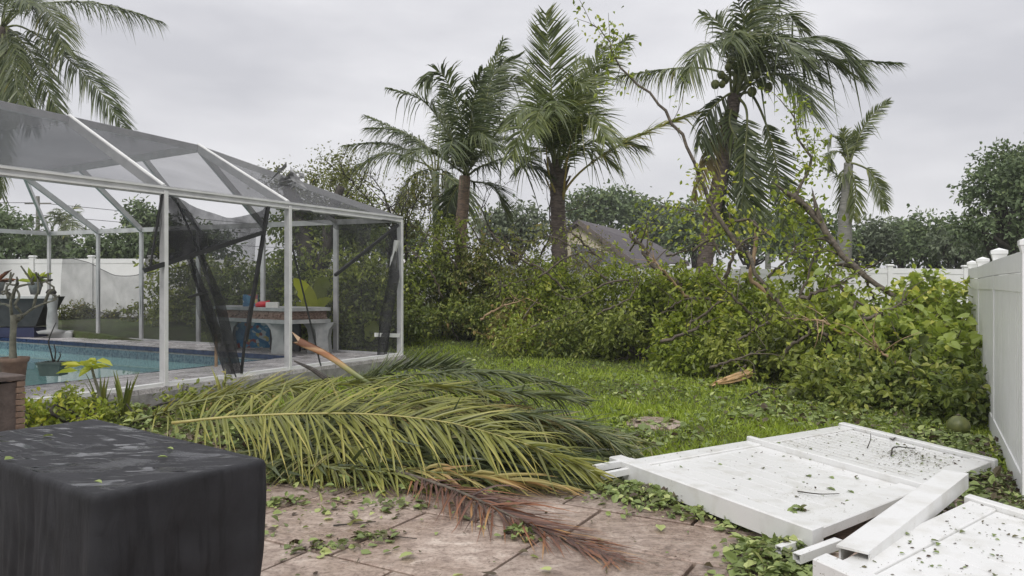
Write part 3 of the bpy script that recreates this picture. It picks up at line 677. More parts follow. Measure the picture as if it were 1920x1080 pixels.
    rag([[(738, 450), (742, 452), (747, 455)], [(728, 500), (734, 502), (740, 500)], [(737, 530), (741, 531), (745, 530)]], 'torn_screen', M['white_paint'], 4)
    for a, b, r in (((268, 507), (486, 437), .035), ((500, 388), (456, 640), .03), ((456, 640), (448, 700), .02), ((744, 422), (624, 516), .03), ((302, 362), (276, 505), .014), ((540, 440), (598, 690), .012), ((330, 380), (372, 480), .012), ((350, 558), (384, 546), .02)):
        MB().beam(wp(*a, .03), wp(*b, .05), r*1.4, r*1.6).build('broken_spline', M['spline'], root)
    MB().beam(wp(712, 628, -.1), wp(748, 629, 0), .05, .07).build('door_rail', M['white_paint'], root)
    MB().beam(wp(437, 690, -.35), wp(437, 628, -.35), .04, .03).build('broken_post', M['wood_peel'], root)
    # scrap caught on the roof, leaf clump under the screen
    m = MB(); c = P(540, 334, 12.6); 
    for k in range(9):
        a = c+rng.normal(0, .07, 3); m.add([a, a+rng.normal(0, .12, 3), a+rng.normal(0, .12, 3)+A3(0, 0, .08), a+rng.normal(0, .1, 3)], Q=[(0, 1, 2, 3)])
    tag(m.build('scrap', M['scrap']), 'crumpled grey scrap caught on the cage roof edge', 'scrap')
    return root
cage = build_cage()

# ------------------------------------------------------------------ fences
def build_right_fence():
    p0 = A3(3.53, 5.08); st = A3(1.2, 2.17); st = unit(st)
    H = 1.80
    root = empty('vinyl_fence', (*p0, 0), 'tall white vinyl privacy fence standing at the right edge', 'fence')
    pts = [p0+st*L_ for L_ in (-2.45, 0, 2.5, 4.85, 7.2)]
    ang = math.atan2(st[1], st[0]); nrm = A3(-st[1], st[0])
    for i, p in enumerate(pts):
        gz = float(ground_z(*p)); h = H
        if i == 0: continue
        po = MB().box((p[0], p[1], gz+(h)/2-.1), (.105, .105, h+.2), ang, .005).build('post', M['vinyl'], root)
        cap = MB(); cap.box((p[0], p[1], gz+h+.022), (.14, .14, .035), ang)
        b = [A3(p[0]+a*math.cos(ang)-c*math.sin(ang), p[1]+a*math.sin(ang)+c*math.cos(ang), gz+h+.04) for a, c in ((-.068, -.068), (.068, -.068), (.068, .068), (-.068, .068))]
        cap.add(b+[A3(p[0], p[1], gz+h+.066)], T=[(0, 1, 4), (1, 2, 4), (2, 3, 4), (3, 0, 4)])
        cap.add([A3(p[0]+a*math.cos(ang)-c*math.sin(ang), p[1]+a*math.sin(ang)+c*math.cos(ang), gz+z) for z, r in ((h-.05, .053), (h+.004, .066)) for a, c in ((-r, -r), (r, -r), (r, r), (-r, r))], Q=[(k, (k+1) % 4, 4+(k+1) % 4, 4+k) for k in range(4)])
        cap.build('post_cap', M['vinyl'], po)
    for i in range(1, len(pts)-1):
        a, b = pts[i]+st*.0535+nrm*.03, pts[i+1]-st*.0535+nrm*.03; Ln = np.linalg.norm(b-a); ga = float(ground_z(*a)); gb = float(ground_z(*b))
        for name, z, hh, ww in (('top_rail', H-.13, .14, .045), ('lower_top_rail', H-.275, .13, .04), ('bottom_rail', .11, .18, .045)):
            MB().beam(A3(*a, ga+z), A3(*b, gb+z), ww, hh).build('rail' if name != 'bottom_rail' else 'bottom_rail', M['vinyl'], root)
        n = 15
        for k in range(n):
            f = (k+.5)/n; c = a+(b-a)*f; g = ga+(gb-ga)*f; w = Ln/n
            m = MB(); m.box((c[0], c[1], g+(.2+H-.34)/2), (w-.02, .024, H-.34-.2), ang); m.build('board', M['vinyl'], root)
        m = MB(); m.box(((a[0]+b[0])/2, (a[1]+b[1])/2, (ga+gb)/2+(.2+H-.34)/2), (Ln, .006, H-.36-.2), ang); m.build('panel_web', M['vinyl'], root)
build_right_fence()
def build_far_fence():
    a, b = A3(-20.5, 23.6), A3(16.0, 19.6)
    root = empty('boundary_fence', (*a, 0), 'long white vinyl fence far behind the hedge and pool', 'fence')
    n = 19; ang = math.atan2(b[1]-a[1], b[0]-a[0]); nr = A3(math.sin(ang), -math.cos(ang))
    for k in range(n+1):
        p = a+(b-a)*k/n; g = float(ground_z(*p)); h = 1.83
        po = MB().box((p[0], p[1], g+h/2-.1), (.13, .13, h+.28), ang).build('post', M['vinyl'], root)
        MB().box((p[0], p[1], g+h+.06), (.17, .17, .05), ang, .02).build('post_cap', M['vinyl'], po)
        if k < n:
            q = a+(b-a)*(k+1)/n; g2 = float(ground_z(*q)); e = unit(q-p)*.066
            MB().beam(A3(*(p+e), g+.92), A3(*(q-e), g2+.92), .02, 1.5).build('panel', M['vinyl'], root)
            MB().beam(A3(*(p+e), g+1.74), A3(*(q-e), g2+1.74), .045, .14).build('rail', M['vinyl'], root)
            MB().beam(A3(*(p+e), g+.12), A3(*(q-e), g2+.12), .045, .16).build('rail', M['vinyl'], root)
build_far_fence()

# ------------------------------------------------------------------ fallen fence panels
def fallen(name, corners, label, mids, nboards, seed, zb=.06, rails=(.1, .1), posts=(1, 1), hollow=0):
    """corners: far-left start O, +length, +both, +height (plan x,y). a along the rails, b along the boards"""
    O, X, XY, Y = [np.array(c, float) for c in corners]
    z4 = [c[2] if len(c) > 2 else 0.0 for c in corners]
    def mp(a, b, z=0.0):
        p = O[:2]*(1-a)*(1-b)+X[:2]*a*(1-b)+XY[:2]*a*b+Y[:2]*(1-a)*b
        h = z4[0]*(1-a)*(1-b)+z4[1]*a*(1-b)+z4[2]*a*b+z4[3]*(1-a)*b
        return A3(p[0], p[1], z+h)
    root = empty(name, mp(0, 0), label, 'fence panel', None)
    LX = np.linalg.norm(X[:2]-O[:2]); LY = np.linalg.norm(Y[:2]-O[:2]); rng = R(seed)
    def plate(a0, a1, b0, b1, z0, z1, nm, bev=.006, mat=None):
        ea, eb = bev/LX, bev/LY
        lo = [mp(a0, b0, z0), mp(a1, b0, z0), mp(a1, b1, z0), mp(a0, b1, z0)]
        mi = [mp(a0, b0, z1-bev), mp(a1, b0, z1-bev), mp(a1, b1, z1-bev), mp(a0, b1, z1-bev)]
        hi = [mp(a0+ea, b0+eb, z1), mp(a1-ea, b0+eb, z1), mp(a1-ea, b1-eb, z1), mp(a0+ea, b1-eb, z1)]
        m = MB(); m.add(lo+mi+hi, Q=[(0, 1, 2, 3), (8, 11, 10, 9)]+[(l+i, l+4+i, l+4+(i+1) % 4, l+(i+1) % 4) for l in (0, 4) for i in range(4)])
        return m.build(nm, mat or M['vinyl_dirty'], root)
    pw = .062/LX
    r0, r1 = rails
    sections = [-pw]+list(mids)+[1+pw]
    stops = [0.0]+list(mids)+[1.0]
    for i in range(len(stops)-1):
        a0 = stops[i]+(.003 if i == 0 else .022/LX); a1 = stops[i+1]-(.003 if i == len(stops)-2 else .022/LX)
        plate(a0, a1, 0, r0, zb-.01, zb+.05, 'rail'); plate(a0, a1, 1-r1, 1, zb-.01, zb+.05, 'rail')
        nb = max(3, int(nboards*(a1-a0)*(1 if i == 0 else 1.7)))
        for k in range(nb):
            f0 = a0+(a1-a0)*k/nb; f1 = a0+(a1-a0)*(k+1)/nb; g = (.002 if i == 0 else .010)/LX
            plate(f0+g, f1-g, r0+.001, 1-r1-.001, zb, zb+.034+rng.uniform(-.0006, .0006), 'board', .002)
        plate(a0, a1, r0*1.01, 1-r1*1.01, zb-.006, zb+(.0315 if i == 0 else .012), 'panel_web', .001, M['groove'])
    for a in mids: plate(a-.02/LX, a+.03/LX, -.01, 1.01, zb-.01, zb+.085, 'rail', .006)
    if posts[0]: plate(-2*pw, 0, -.03, 1.02, zb-.05, zb+.085, 'post', .008)
    if posts[1]: plate(1, 1+pw*1.3, -.02, 1.02, zb-.03, zb+.07, 'post', .008)
    return root, mp
pan1, mp1 = fallen('fallen_fence_panel', [(.90, 5.93, 0), (3.27, 7.42, 0), (3.77, 5.88, .0), (1.68, 4.10, .05)],
    'larger fallen white fence panel lying flat between patio and lawn', [.52], 19, 4)
pan2, mp2 = fallen('fallen_fence_panel', [(1.52, 3.52, .08), (2.83, 4.62, .06), (3.45, 3.0, .04), (2.2, 1.95, .06)],
    'fallen white fence panel in the lower right corner, littered with leaves', [], 11, 8)
m = MB(); m.beam((1.64, 3.60, .225), (2.93, 4.93, .265), .15, .012); lp = m.build('plank', M['vinyl_dirty'], loc=(1.64, 3.6, .2))
tag(lp, 'loose white vinyl rail lying slantwise across both fallen panels', 'fence rail')
for k, dd in enumerate((-.069, .069)):
    sd = unit(A3(1.33, -1.29, 0))
    MB().beam(A3(1.66, 3.62, .18)+sd*dd, A3(2.93, 4.93, .215)+sd*dd, .01, .085).build('flange', M['vinyl_dirty'], lp)
def tube_bar(p, q, label, w=.045):
    p, q = np.array(p, float), np.array(q, float); t = unit(q-p); sd = unit(np.cross(t, A3(0, 0, 1))); u = np.cross(sd, t)
    root = empty('fence_tube', p, label, 'tube')
    for nm, a, b, ww, hh in (('wall', sd, 1, .005, w), ('wall', sd, -1, .005, w), ('wall', u, 1, w-.011, .005), ('wall', u, -1, w-.011, .005)):
        MB().beam(p+a*b*(w/2-.0025), q+a*b*(w/2-.0025), ww, hh, up=u).build(nm, M['vinyl_dirty'], root)
tube_bar((.62, 5.63, .12), (.95, 5.86, .12), 'upper of two white tubes sticking out of the panel corner'); tube_bar((.67, 5.54, .085), (.98, 5.74, .09), 'lower of two white tubes sticking out of the panel corner')
tube_bar((1.46, 3.83, .1), (1.75, 4.0, .12), 'dirty white tube end poking from leaves beside the two panels', .048)
tube_bar((1.42, 3.98, .09), (1.62, 4.1, .1), 'short white tube half buried in leaves by the panel corner', .04)

# ------------------------------------------------------------------ covered table
def build_cover():
    n0 = A3(-1.2, 2.14); r0 = A3(-.85, 2.6); ax = unit(r0-n0); ay = A3(-ax[1], ax[0])   # ax: short side, ay: long side
    LX, LY = .58, 1.32; H = .895; rng = R(2)
    # superellipse-like rounded rectangle rings from the hem to the middle of the top
    def rect(t, lx, ly, rc):
        pts = []; segs = []
        per = [(0, lx), (1, ly), (2, lx), (3, ly)]
        return None
    rc = .022; n = 360; cx, cy = LX/2, LY/2; arc = math.pi/2*rc
    sides = [((rc, 0), (1, 0), LX-2*rc, (LX-rc, rc), -math.pi/2), ((LX, rc), (0, 1), LY-2*rc, (LX-rc, LY-rc), 0), ((LX-rc, LY), (-1, 0), LX-2*rc, (rc, LY-rc), math.pi/2), ((0, LY-rc), (0, -1), LY-2*rc, (rc, rc), math.pi)]
    Lt = 2*(LX+LY-4*rc)+4*arc; rg = []
    for k in range(n):
        q = k/n*Lt
        for (o, dv, ln, ac, a0) in sides:
            if q < ln: rg.append((o[0]+dv[0]*q, o[1]+dv[1]*q, dv[1], -dv[0])); break
            q -= ln
            if q < arc: a = a0+q/rc; rg.append((ac[0]+rc*math.cos(a), ac[1]+rc*math.sin(a), math.cos(a), math.sin(a))); break
            q -= arc
    corners = [(0, 0), (LX, 0), (LX, LY), (0, LY)]
    V = []; zs = np.r_[0.03, np.linspace(.07, .83, 36), .85, .868, .878, .886, .8915]
    sin = math.sin
    for iz, z in enumerate(zs):
        h = H-z
        for k in range(n):
            x, y, sx, sy = rg[k]; s_ = k/n*Lt; dcn = min(math.hypot(x-a, y-b) for a, b in corners)
            w = min(1, h/.3)
            off = w*(.012*abs(sin(s_*7.3+1.2*sin(h*3)+sin(s_*2.1)))+.005*sin(s_*31+h*5+3*sin(s_*4))+.006*sin(s_*5+2))+.004*sin(h*29+s_*13+3*sin(s_*7))*w*max(0, sin(s_*3+1))
            off += .004*w*sin(s_*90+4*sin(h*9+s_*5))*max(0, sin(s_*6+h*4))
            off += -.06*h+.05*h*math.exp(-(dcn/.08)**2)
            off += .035*w*h*sin(dcn*46-h*4.0)*math.exp(-dcn/.1)
            rd = max(0, 1-h/.022); off -= .009*rd**2
            V.append((x+sx*off, y+sy*off, z))
    kr = len(zs)
    # top: shrinking rings
    fr = [.985, .965, .94, .91, .88, .85, .82, .79, .76, .73, .7, .67, .64, .61, .58, .55, .52, .49, .46, .43, .4, .37, .34, .31, .28, .24, .2, .16, .12, .08, .04]
    base = np.array(V[-n:]); km = 1
    for f in fr:
        for k in range(n):
            x = cx+(base[k][0]-cx)*f; y = cy+(base[k][1]-cy)*f
            wf = .06+.6*float(sstep(.35, .7, y/LY)); z = H-.002+wf*(.006*math.sin(x*24+y*1.5+.7*math.sin(y*4))+.004*math.sin(x*51-y*3+math.sin(y*6))+.002*math.sin(x*95+y*9+math.sin(y*17)))+.003*math.sin(y*15+x*4)*(1-wf)
            z = H+(z-H)*min(1, (1-f)/.1); z = max(z, H-.0052 if y > .42*LY else H-.05)
            V.append((x, y, z))
    V.append((cx, cy, H-.01))
    R_ = kr+len(fr); Q = [(i*n+k, i*n+(k+1) % n, (i+1)*n+(k+1) % n, (i+1)*n+k) for i in range(R_-1) for k in range(n)]
    T = [((R_-1)*n+k, (R_-1)*n+(k+1) % n, R_*n) for k in range(n)]
    V = np.array(V); W = np.stack([n0[0]+V[:, 0]*ax[0]+V[:, 1]*ay[0], n0[1]+V[:, 0]*ax[1]+V[:, 1]*ay[1], V[:, 2]], 1)
    m = MB(); m.add(W, Q, T); root = empty('covered_table', (*(n0+ax*LX/2+ay*LY/2), 0), 'square table under a wet black cloth cover on the patio', 'covered table')
    o = m.build('cover', M['cover'], root, True)
    # the table itself below
    MB().box((*(n0+ax*LX/2+ay*LY/2), .85), (LX*.9, LY*.9, .03), math.atan2(ax[1], ax[0])).build('table_top', M['black_plastic'], root)
    for i in (.12, .88):
        for j in (.08, .92):
            c = n0+ax*LX*i+ay*LY*j; MB().box((*c, .418), (.04, .04, .834), math.atan2(ax[1], ax[0])).build('leg', M['black_plastic'], root)
    # a stitched seam / fold flap at the near corner
    f = n0+A3(-.0, 0); 
    return n0, ax, ay, H
CV = build_cover()

# ------------------------------------------------------------------ house, pole
def build_house():
    d = 36.0
    root = empty('house', P(1200, 500, d)*A3(1, 1, 0)+A3(0, 0, .3), 'beige neighbouring house with dark shingle roof behind the hedge', 'house')
    # gable end faces left-front; ridge runs to the right and away
    pk = P(1088, 414, d); el = P(1048, 446, d-.3); er = P(1196, 494, d-1.5)
    gz = .2
    def dn(p): return A3(p[0], p[1], gz)
    back = A3(7.5, 4.5, 0); rlow = P(1290, 482, d+2)
    MB().add([dn(el), dn(er), er, pk, el], Q=[(0, 1, 2, 3), (0, 3, 4, 0)][:1], T=[(0, 3, 4)]).build('gable_wall', M['house_wall'], root)
    er2 = P(1268, 487, d+1.0)
    MB().add([dn(er), dn(er2), er2+A3(0, 0, -.25), er+A3(0, 0, -.1)], Q=[(0, 1, 2, 3)]).build('side_wall', M['house_wall'], root)
    rb = P(1195, 440, d+3)
    ov = unit(er-pk)*.35
    m = MB(); th = A3(0, 0, -.16)
    top = [pk+A3(-.15, -.25, .05), er+ov+A3(-.15, -.25, .05), er2+ov*.4+A3(.5, 0, .0), P(1240, 462, d+4), rb]
    n_ = len(top); m.add(top+[t+th for t in top], Q=[(0, 1, 2, 4), (5, 9, 7, 6)]+[(i, (i+1) % n_, n_+(i+1) % n_, n_+i) for i in range(n_)], T=[(2, 3, 4), (7, 9, 8)])
    roof = m.build('roof', M['shingle'], root)
    MB().beam(top[0]+A3(0, -.08, -.12), top[1]+A3(0, -.08, -.12), .06, .22).build('fascia', M['trim'], roof)
    MB().beam(top[1]+A3(0, -.08, -.15), top[2]+A3(0, -.08, -.15), .06, .16).build('gutter', M['trim'], roof)
    l2 = [pk+A3(-.15, -.25, .05), el+A3(-.5, -.25, -.1), el+A3(6, 6, -.1), rb]
    MB().add(l2+[t+th for t in l2], Q=[(0, 3, 2, 1), (4, 5, 6, 7)]+[(i, (i+1) % 4, 4+(i+1) % 4, 4+i) for i in range(4)]).build('roof', M['shingle'], root)
    # lean-to porch roof in front
    q = [P(1070, 456, d-1), P(1100, 460, d-1), P(1190, 496, d-2.2), P(1186, 504, d-3.4), P(1075, 500, d-3.2)]
    MB().add(q+[t+A3(0, 0, -.12) for t in q], Q=[(0, 4, 3, 1), (5, 6, 8, 9)]+[(i, (i+1) % 5, 5+(i+1) % 5, 5+i) for i in range(5)], T=[(1, 3, 2), (6, 7, 8)]).build('porch_roof', M['roof_dark'], root)
    for a in (q[3], q[4]): MB().beam(A3(a[0], a[1], gz), a, .12, .12).build('porch_post', M['trim'], root)
build_house()
def build_pole():
    d = 52; b = P(71, 540, d); t = P(71, 368, d)
    root = empty('utility_pole', (b[0], b[1], .2), 'thin grey utility pole seen through the cage on the left', 'utility pole')
    MB().tube([A3(b[0], b[1], .2), t], [.16, .12], 8).build('pole', M['palm_grey'], root)
    MB().beam(t+A3(-.9, 0, -.5), t+A3(.9, 0, -.5), .1, .1).build('crossarm', M['palm_grey'], root)
    MB().tube([t+A3(-.35, -.2, -2.2), t+A3(-.35, -.2, -1.5)], .18, 8).build('transformer', M['concrete'], root)
    for k, z in enumerate((-.45, -1.3, -2.4)):
        e = t+A3(0, 0, z); a = e+A3(-30, -4, .8); c = e+A3(26, 30, .3)
        MB().tube(catmull([a, (a+e)/2+A3(0, 0, -.5), e], 10), .02, 4).build('cable', M['wire'], root)
        MB().tube(catmull([e, (c+e)/2+A3(0, 0, -.6), c], 10), .02, 4).build('cable', M['wire'], root)
build_pole()

# ------------------------------------------------------------------ trees with leafy crowns
def leafy_tree(name, px, ybase_z, d, lobes_px, label, mat, nleaf, size, seed, trunk_r=.18, bark='bark_dark', group=None, per=8, shell=.5, kind='ovate', tint0=.45, tv=.2):
    """lobes_px: (px, py, r_m, dd) crown lobes"""
    rng = R(seed); x = (px-960)/FPX*d; g = float(ground_z(x, d)) if d < 60 else .3
    root = empty(name, (x, d, g), label, 'tree', group)
    lobes = []
    for (qx, qy, r, dd) in lobes_px:
        c = P(qx, qy, d+dd); lobes.append((*c, r, r*.95, r*.8))
        for k in range(5):
            v = sphere_dirs(1, rng)[0]; v[2] = abs(v[2])*.7+.0; q = c+v*r*.75; lobes.append((*q, r*.5, r*.5, r*.42))
    top = np.mean([l[:3] for l in lobes], 0)
    m = MB(); base = A3(x, d, g-.1)
    mid = base*.45+top*.55+jit(rng, .15); mid[2] = g+(top[2]-g)*.5
    m.tube(catmull([base, base*.6+mid*.4+jit(rng, .08), mid, top], 10), np.linspace(trunk_r, trunk_r*.4, 10), 8)
    tr = m.build('trunk', M[bark], root, True)
    for l in lobes[::2][:9]:
        c = A3(*l[:3]); MB().tube(catmull([mid+jit(rng, .05), mid*.5+c*.5+jit(rng, .2), c], 7), np.linspace(trunk_r*.45, trunk_r*.1, 7), 6).build('limb', M[bark], tr, True)
    V, Q, T, ti = lobes_foliage(lobes, nleaf, size, rng, kind, .55, per, shell, tint0, tv, .2, size*2.2)
    mb = MB(); mb.add(V, Q, T, ti); mb.build('crown', M[mat], root)
    return root
leafy_tree('broadleaf_tree', 1930, 0, 21.0, [(1905, 390, 1.3, 0), (1850, 440, .75, 0), (1960, 350, 1.7, .5), (1900, 330, .7, 0), (1830, 380, .42, .3), (1905, 470, .9, .6), (1990, 440, 1.6, 1), (1815, 345, .3, .3), (1800, 425, .25, .3), (1880, 300, .45, .5)],
    'big dark broadleaf tree rising behind the right hand fence', 'leaf_far', 15000, .13, 21, .28, shell=.35, tint0=.4, tv=.25)
leafy_tree('broadleaf_tree', 8, 0, 38.0, [(15, 450, 1.5, 0), (40, 470, .9, 0), (-15, 430, 1.6, 1), (-60, 460, 2, 0)],
    'round dark tree behind the white fence at far left', 'leaf_far', 5000, .26, 22, .3, shell=.4)
far_specs = [  # px, d, lobes, mat, label
    (1115, 52, [(1100, 395, 1.5, 0), (1130, 385, 1.4, 0), (1080, 415, 1.2, 0), (1150, 405, 1.2, 0)], 'leaf_far', 'rounded dark tree directly above the beige house gable'),
    (1195, 54, [(1180, 400, 1.4, 0), (1210, 410, 1.3, 0), (1240, 415, 1.2, 0)], 'leaf_far', 'dark tree over the middle of the shingle roof'),
    (1255, 50, [(1250, 425, 1.2, 0), (1235, 440, 1.0, 0), (1270, 445, .9, 0)], 'leaf_grey', 'grey green tree at the right end of the shingle roof'),
    (1310, 46, [(1300, 415, 1.1, 0), (1320, 440, 1.3, 0), (1285, 450, 1.0, 0)], 'leaf_far', 'hazy tree behind the leaning coconut trunk'),
    (1400, 47, [(1385, 430, 1.3, 0), (1425, 440, 1.4, 0), (1455, 450, 1.2, 0), (1350, 450, 1.2, 0)], 'leaf_far', 'wide hazy tree behind the snapped pale limb'),
    (1520, 34, [(1500, 430, .95, 0), (1540, 440, 1.1, 0), (1480, 460, 1.0, 0), (1515, 400, .5, 0)], 'leaf_far', 'bushy tree left of the broken topped palm'),
    (1625, 36, [(1620, 450, 1.0, 0), (1650, 455, .9, 0), (1600, 470, .9, 0)], 'leaf_grey', 'brownish grey tree just right of the broken topped palm'),
    (1680, 40, [(1670, 460, 1.1, 0), (1700, 465, 1.0, 0), (1690, 445, .6, .2)], 'leaf_far', 'low dark tree below the small distant palm'),
    (1745, 34, [(1740, 440, .95, 0), (1765, 460, 1.0, 0), (1720, 465, .9, 0), (1775, 430, .5, 0)], 'leaf_far', 'leafy tree between distant palm and big right tree'),
    (1800, 32, [(1800, 465, .9, 0), (1830, 475, .8, 0)], 'leaf_grey', 'small greyish tree peeping over the right fence posts'),
    (960, 38, [(930, 425, .9, 0), (970, 420, 1.1, 0), (1005, 435, .9, 0), (950, 445, 1.1, 0)], 'leaf_grey', 'pale hazy tree between the two middle palms'),
    (735, 34, [(720, 450, 1.0, 0), (760, 455, .8, 0)], 'leaf_far', 'dark tree right above the cage corner post'),
    (275, 46, [(270, 415, .8, 0), (285, 440, 1.0, 0), (262, 398, .45, 0)], 'leaf_far', 'narrow tree beside the torn screen inside the cage view'),
    (215, 40, [(195, 472, 1.0, 0), (235, 470, 1.1, 0), (165, 478, .8, 0), (260, 468, .9, 0)], 'leaf_far', 'wide low bush behind the white fence near the pool'),
    (330, 42, [(320, 465, 1.2, 0), (360, 455, 1.2, 0), (395, 465, 1.2, 0)], 'leaf_far', 'wide dark tree behind the first torn screen'),
    (100, 44, [(90, 470, 1.0, 0), (120, 475, .9, 0)], 'leaf_grey', 'low tree beside the utility pole'),
]
for i, (px, d, lb, mt, lab) in enumerate(far_specs):
    leafy_tree('distant_tree', px, 0, d, lb, lab, mt, 2600, .3*d/46, 100+i, .2, group='trees beyond the boundary fence', per=6, shell=.3, tint0=.45, tv=.28)

# trees with open branching
def branching(root, base, dirv, length, r, depth, rng, spread=.55, mat='bark', tips=None, up=.12, name='branch', first='trunk', minr=.004):
    """a limb per object: the trunk is a part, limbs off it are sub-parts"""
    par = root; out = []
    segs = []
    def grow(p, d, L_, r_, dep, store):
        k = 6; pts = [p]; dd = unit(d)
        for i in range(k):
            dd = unit(dd+rng.normal(0, .14, 3)+A3(0, 0, up*.5)); pts.append(pts[-1]+dd*L_/k)
        store.append((pts, np.linspace(r_, max(minr, r_*.55), k+1)))
        if dep <= 0:
            if tips is not None: tips.append((pts[-1], dd)); tips.append((pts[3], dd))
            return
        nb = rng.randint(2, 4)
        for b in range(nb):
            i = k if b == 0 else rng.randint(2, k+1)
            nd = unit(dd+rng.normal(0, spread, 3)); grow(pts[i], nd, L_*rng.uniform(.55, .82), max(minr, r_*(.6 if b else .62)), dep-1, store)
    st = []; grow(np.array(base, float), np.array(dirv, float), length, r, depth, st)
    m = MB(); m.tube(st[0][0], st[0][1], 8); tr = m.build(first, M[mat], root, True)
    # limbs: first-order branches each with their own twigs
    m = MB()
    for pts, rd in st[1:]: m.tube(pts, rd, 5)
    o = m.build('limbs', M[mat], tr, True); o['kind'] = 'stuff'
    return tr
def tip_leaves(root, tips, n, size, mat, rng, kind='ovate', name='leaves', spread=.16, tint0=.6, per=1):
    if not tips: return
    tp = np.array([t[0] for t in tips]); td = np.array([t[1] for t in tips]); i = rng.randint(0, len(tp), n)
    pos = tp[i]-td[i]*rng.uniform(0, .35, (n, 1))+rng.normal(0, spread, (n, 3)); ax = unit(td[i]*.4+rng.normal(0, .6, (n, 3))+A3(0, 0, -.35))
    ct = rng.normal(0, .14, len(tp))
    V, Q, T, ti = leaf_geo(pos, ax, size*rng.uniform(.6, 1.2, n), rng, kind, np.clip(tint0+ct[i]+rng.normal(0, .12, n), 0, 1), .55)
    m = MB(); m.add(V, Q, T, ti); o = m.build(name, M[mat], root); o['kind'] = 'stuff'
def bare_tree(px, py, d, dirv, L_, r, depth, label, nleaf, lsize, mat, seed, bark='bark_dark', name='storm_stripped_tree', tint0=.5, spread=.6, lspread=.16):
    rng = R(seed); b = P(px, py, d); b[2] = max(b[2], float(ground_z(b[0], b[1]))-.05) if py < 600 else float(ground_z(b[0], b[1]))-.05
    root = empty(name, b, label, 'tree'); tips = []
    branching(root, b, dirv, L_, r, depth, rng, spread, bark, tips)
    if nleaf: tip_leaves(root, tips, nleaf, lsize, mat, rng, tint0=tint0, spread=lspread)
    return root
def gb(px, d): 
    x = (px-960)/FPX*d; return A3(x, d, float(ground_z(x, d))-.05)
def stripped(px, d, dirv, L_, r, depth, label, nleaf, lsize, mat, seed, **k):
    rng = R(seed); b = gb(px, d); root = empty('storm_stripped_tree', b, label, 'tree'); tips = []
    branching(root, b, dirv, L_, r, depth, rng, k.get('spread', .6), k.get('bark', 'bark_dark'), tips)
    if nleaf: tip_leaves(root, tips, nleaf, lsize, mat, rng, tint0=k.get('tint0', .5), spread=k.get('lspread', .16))
stripped(665, 21, (.0, .1, 1), 2.1, .12, 5, 'thinned tree with ragged olive leaves behind the cage roof', 9000, .09, 'leaf_olive', 31, lspread=.22, tint0=.45)
stripped(735, 20.5, (-.35, .1, 1), 2.0, .10, 5, 'yellow green leaved tree just above the cage corner', 6000, .1, 'leaf_bright', 32, lspread=.22, tint0=.45)
stripped(760, 20, (.2, 0, 1), 2.1, .07, 5, 'bare dark twigged tree right of the cage corner', 500, .06, 'leaf_olive', 33)
stripped(795, 21.5, (-.1, 0, 1), 2.0, .06, 5, 'second bare tree, left of the slim grey palm trunk', 500, .06, 'leaf_olive', 37)
stripped(975, 21, (-.3, .1, 1), 1.9, .055, 5, 'bare pale twigged tree between the two middle coconut palms', 120, .06, 'leaf_olive', 34, bark='bark')
stripped(1010, 20, (.15, .1, 1), 1.8, .05, 5, 'bare sapling leaning on the reddish palm trunk', 200, .06, 'leaf_olive', 35, bark='bark')
stripped(1062, 18.6, (.05, .1, 1), 1.15, .04, 5, 'brown withered shrub beside the reddish palm trunk', 1300, .07, 'leaf_olive', 36, bark='bark', tint0=.75)

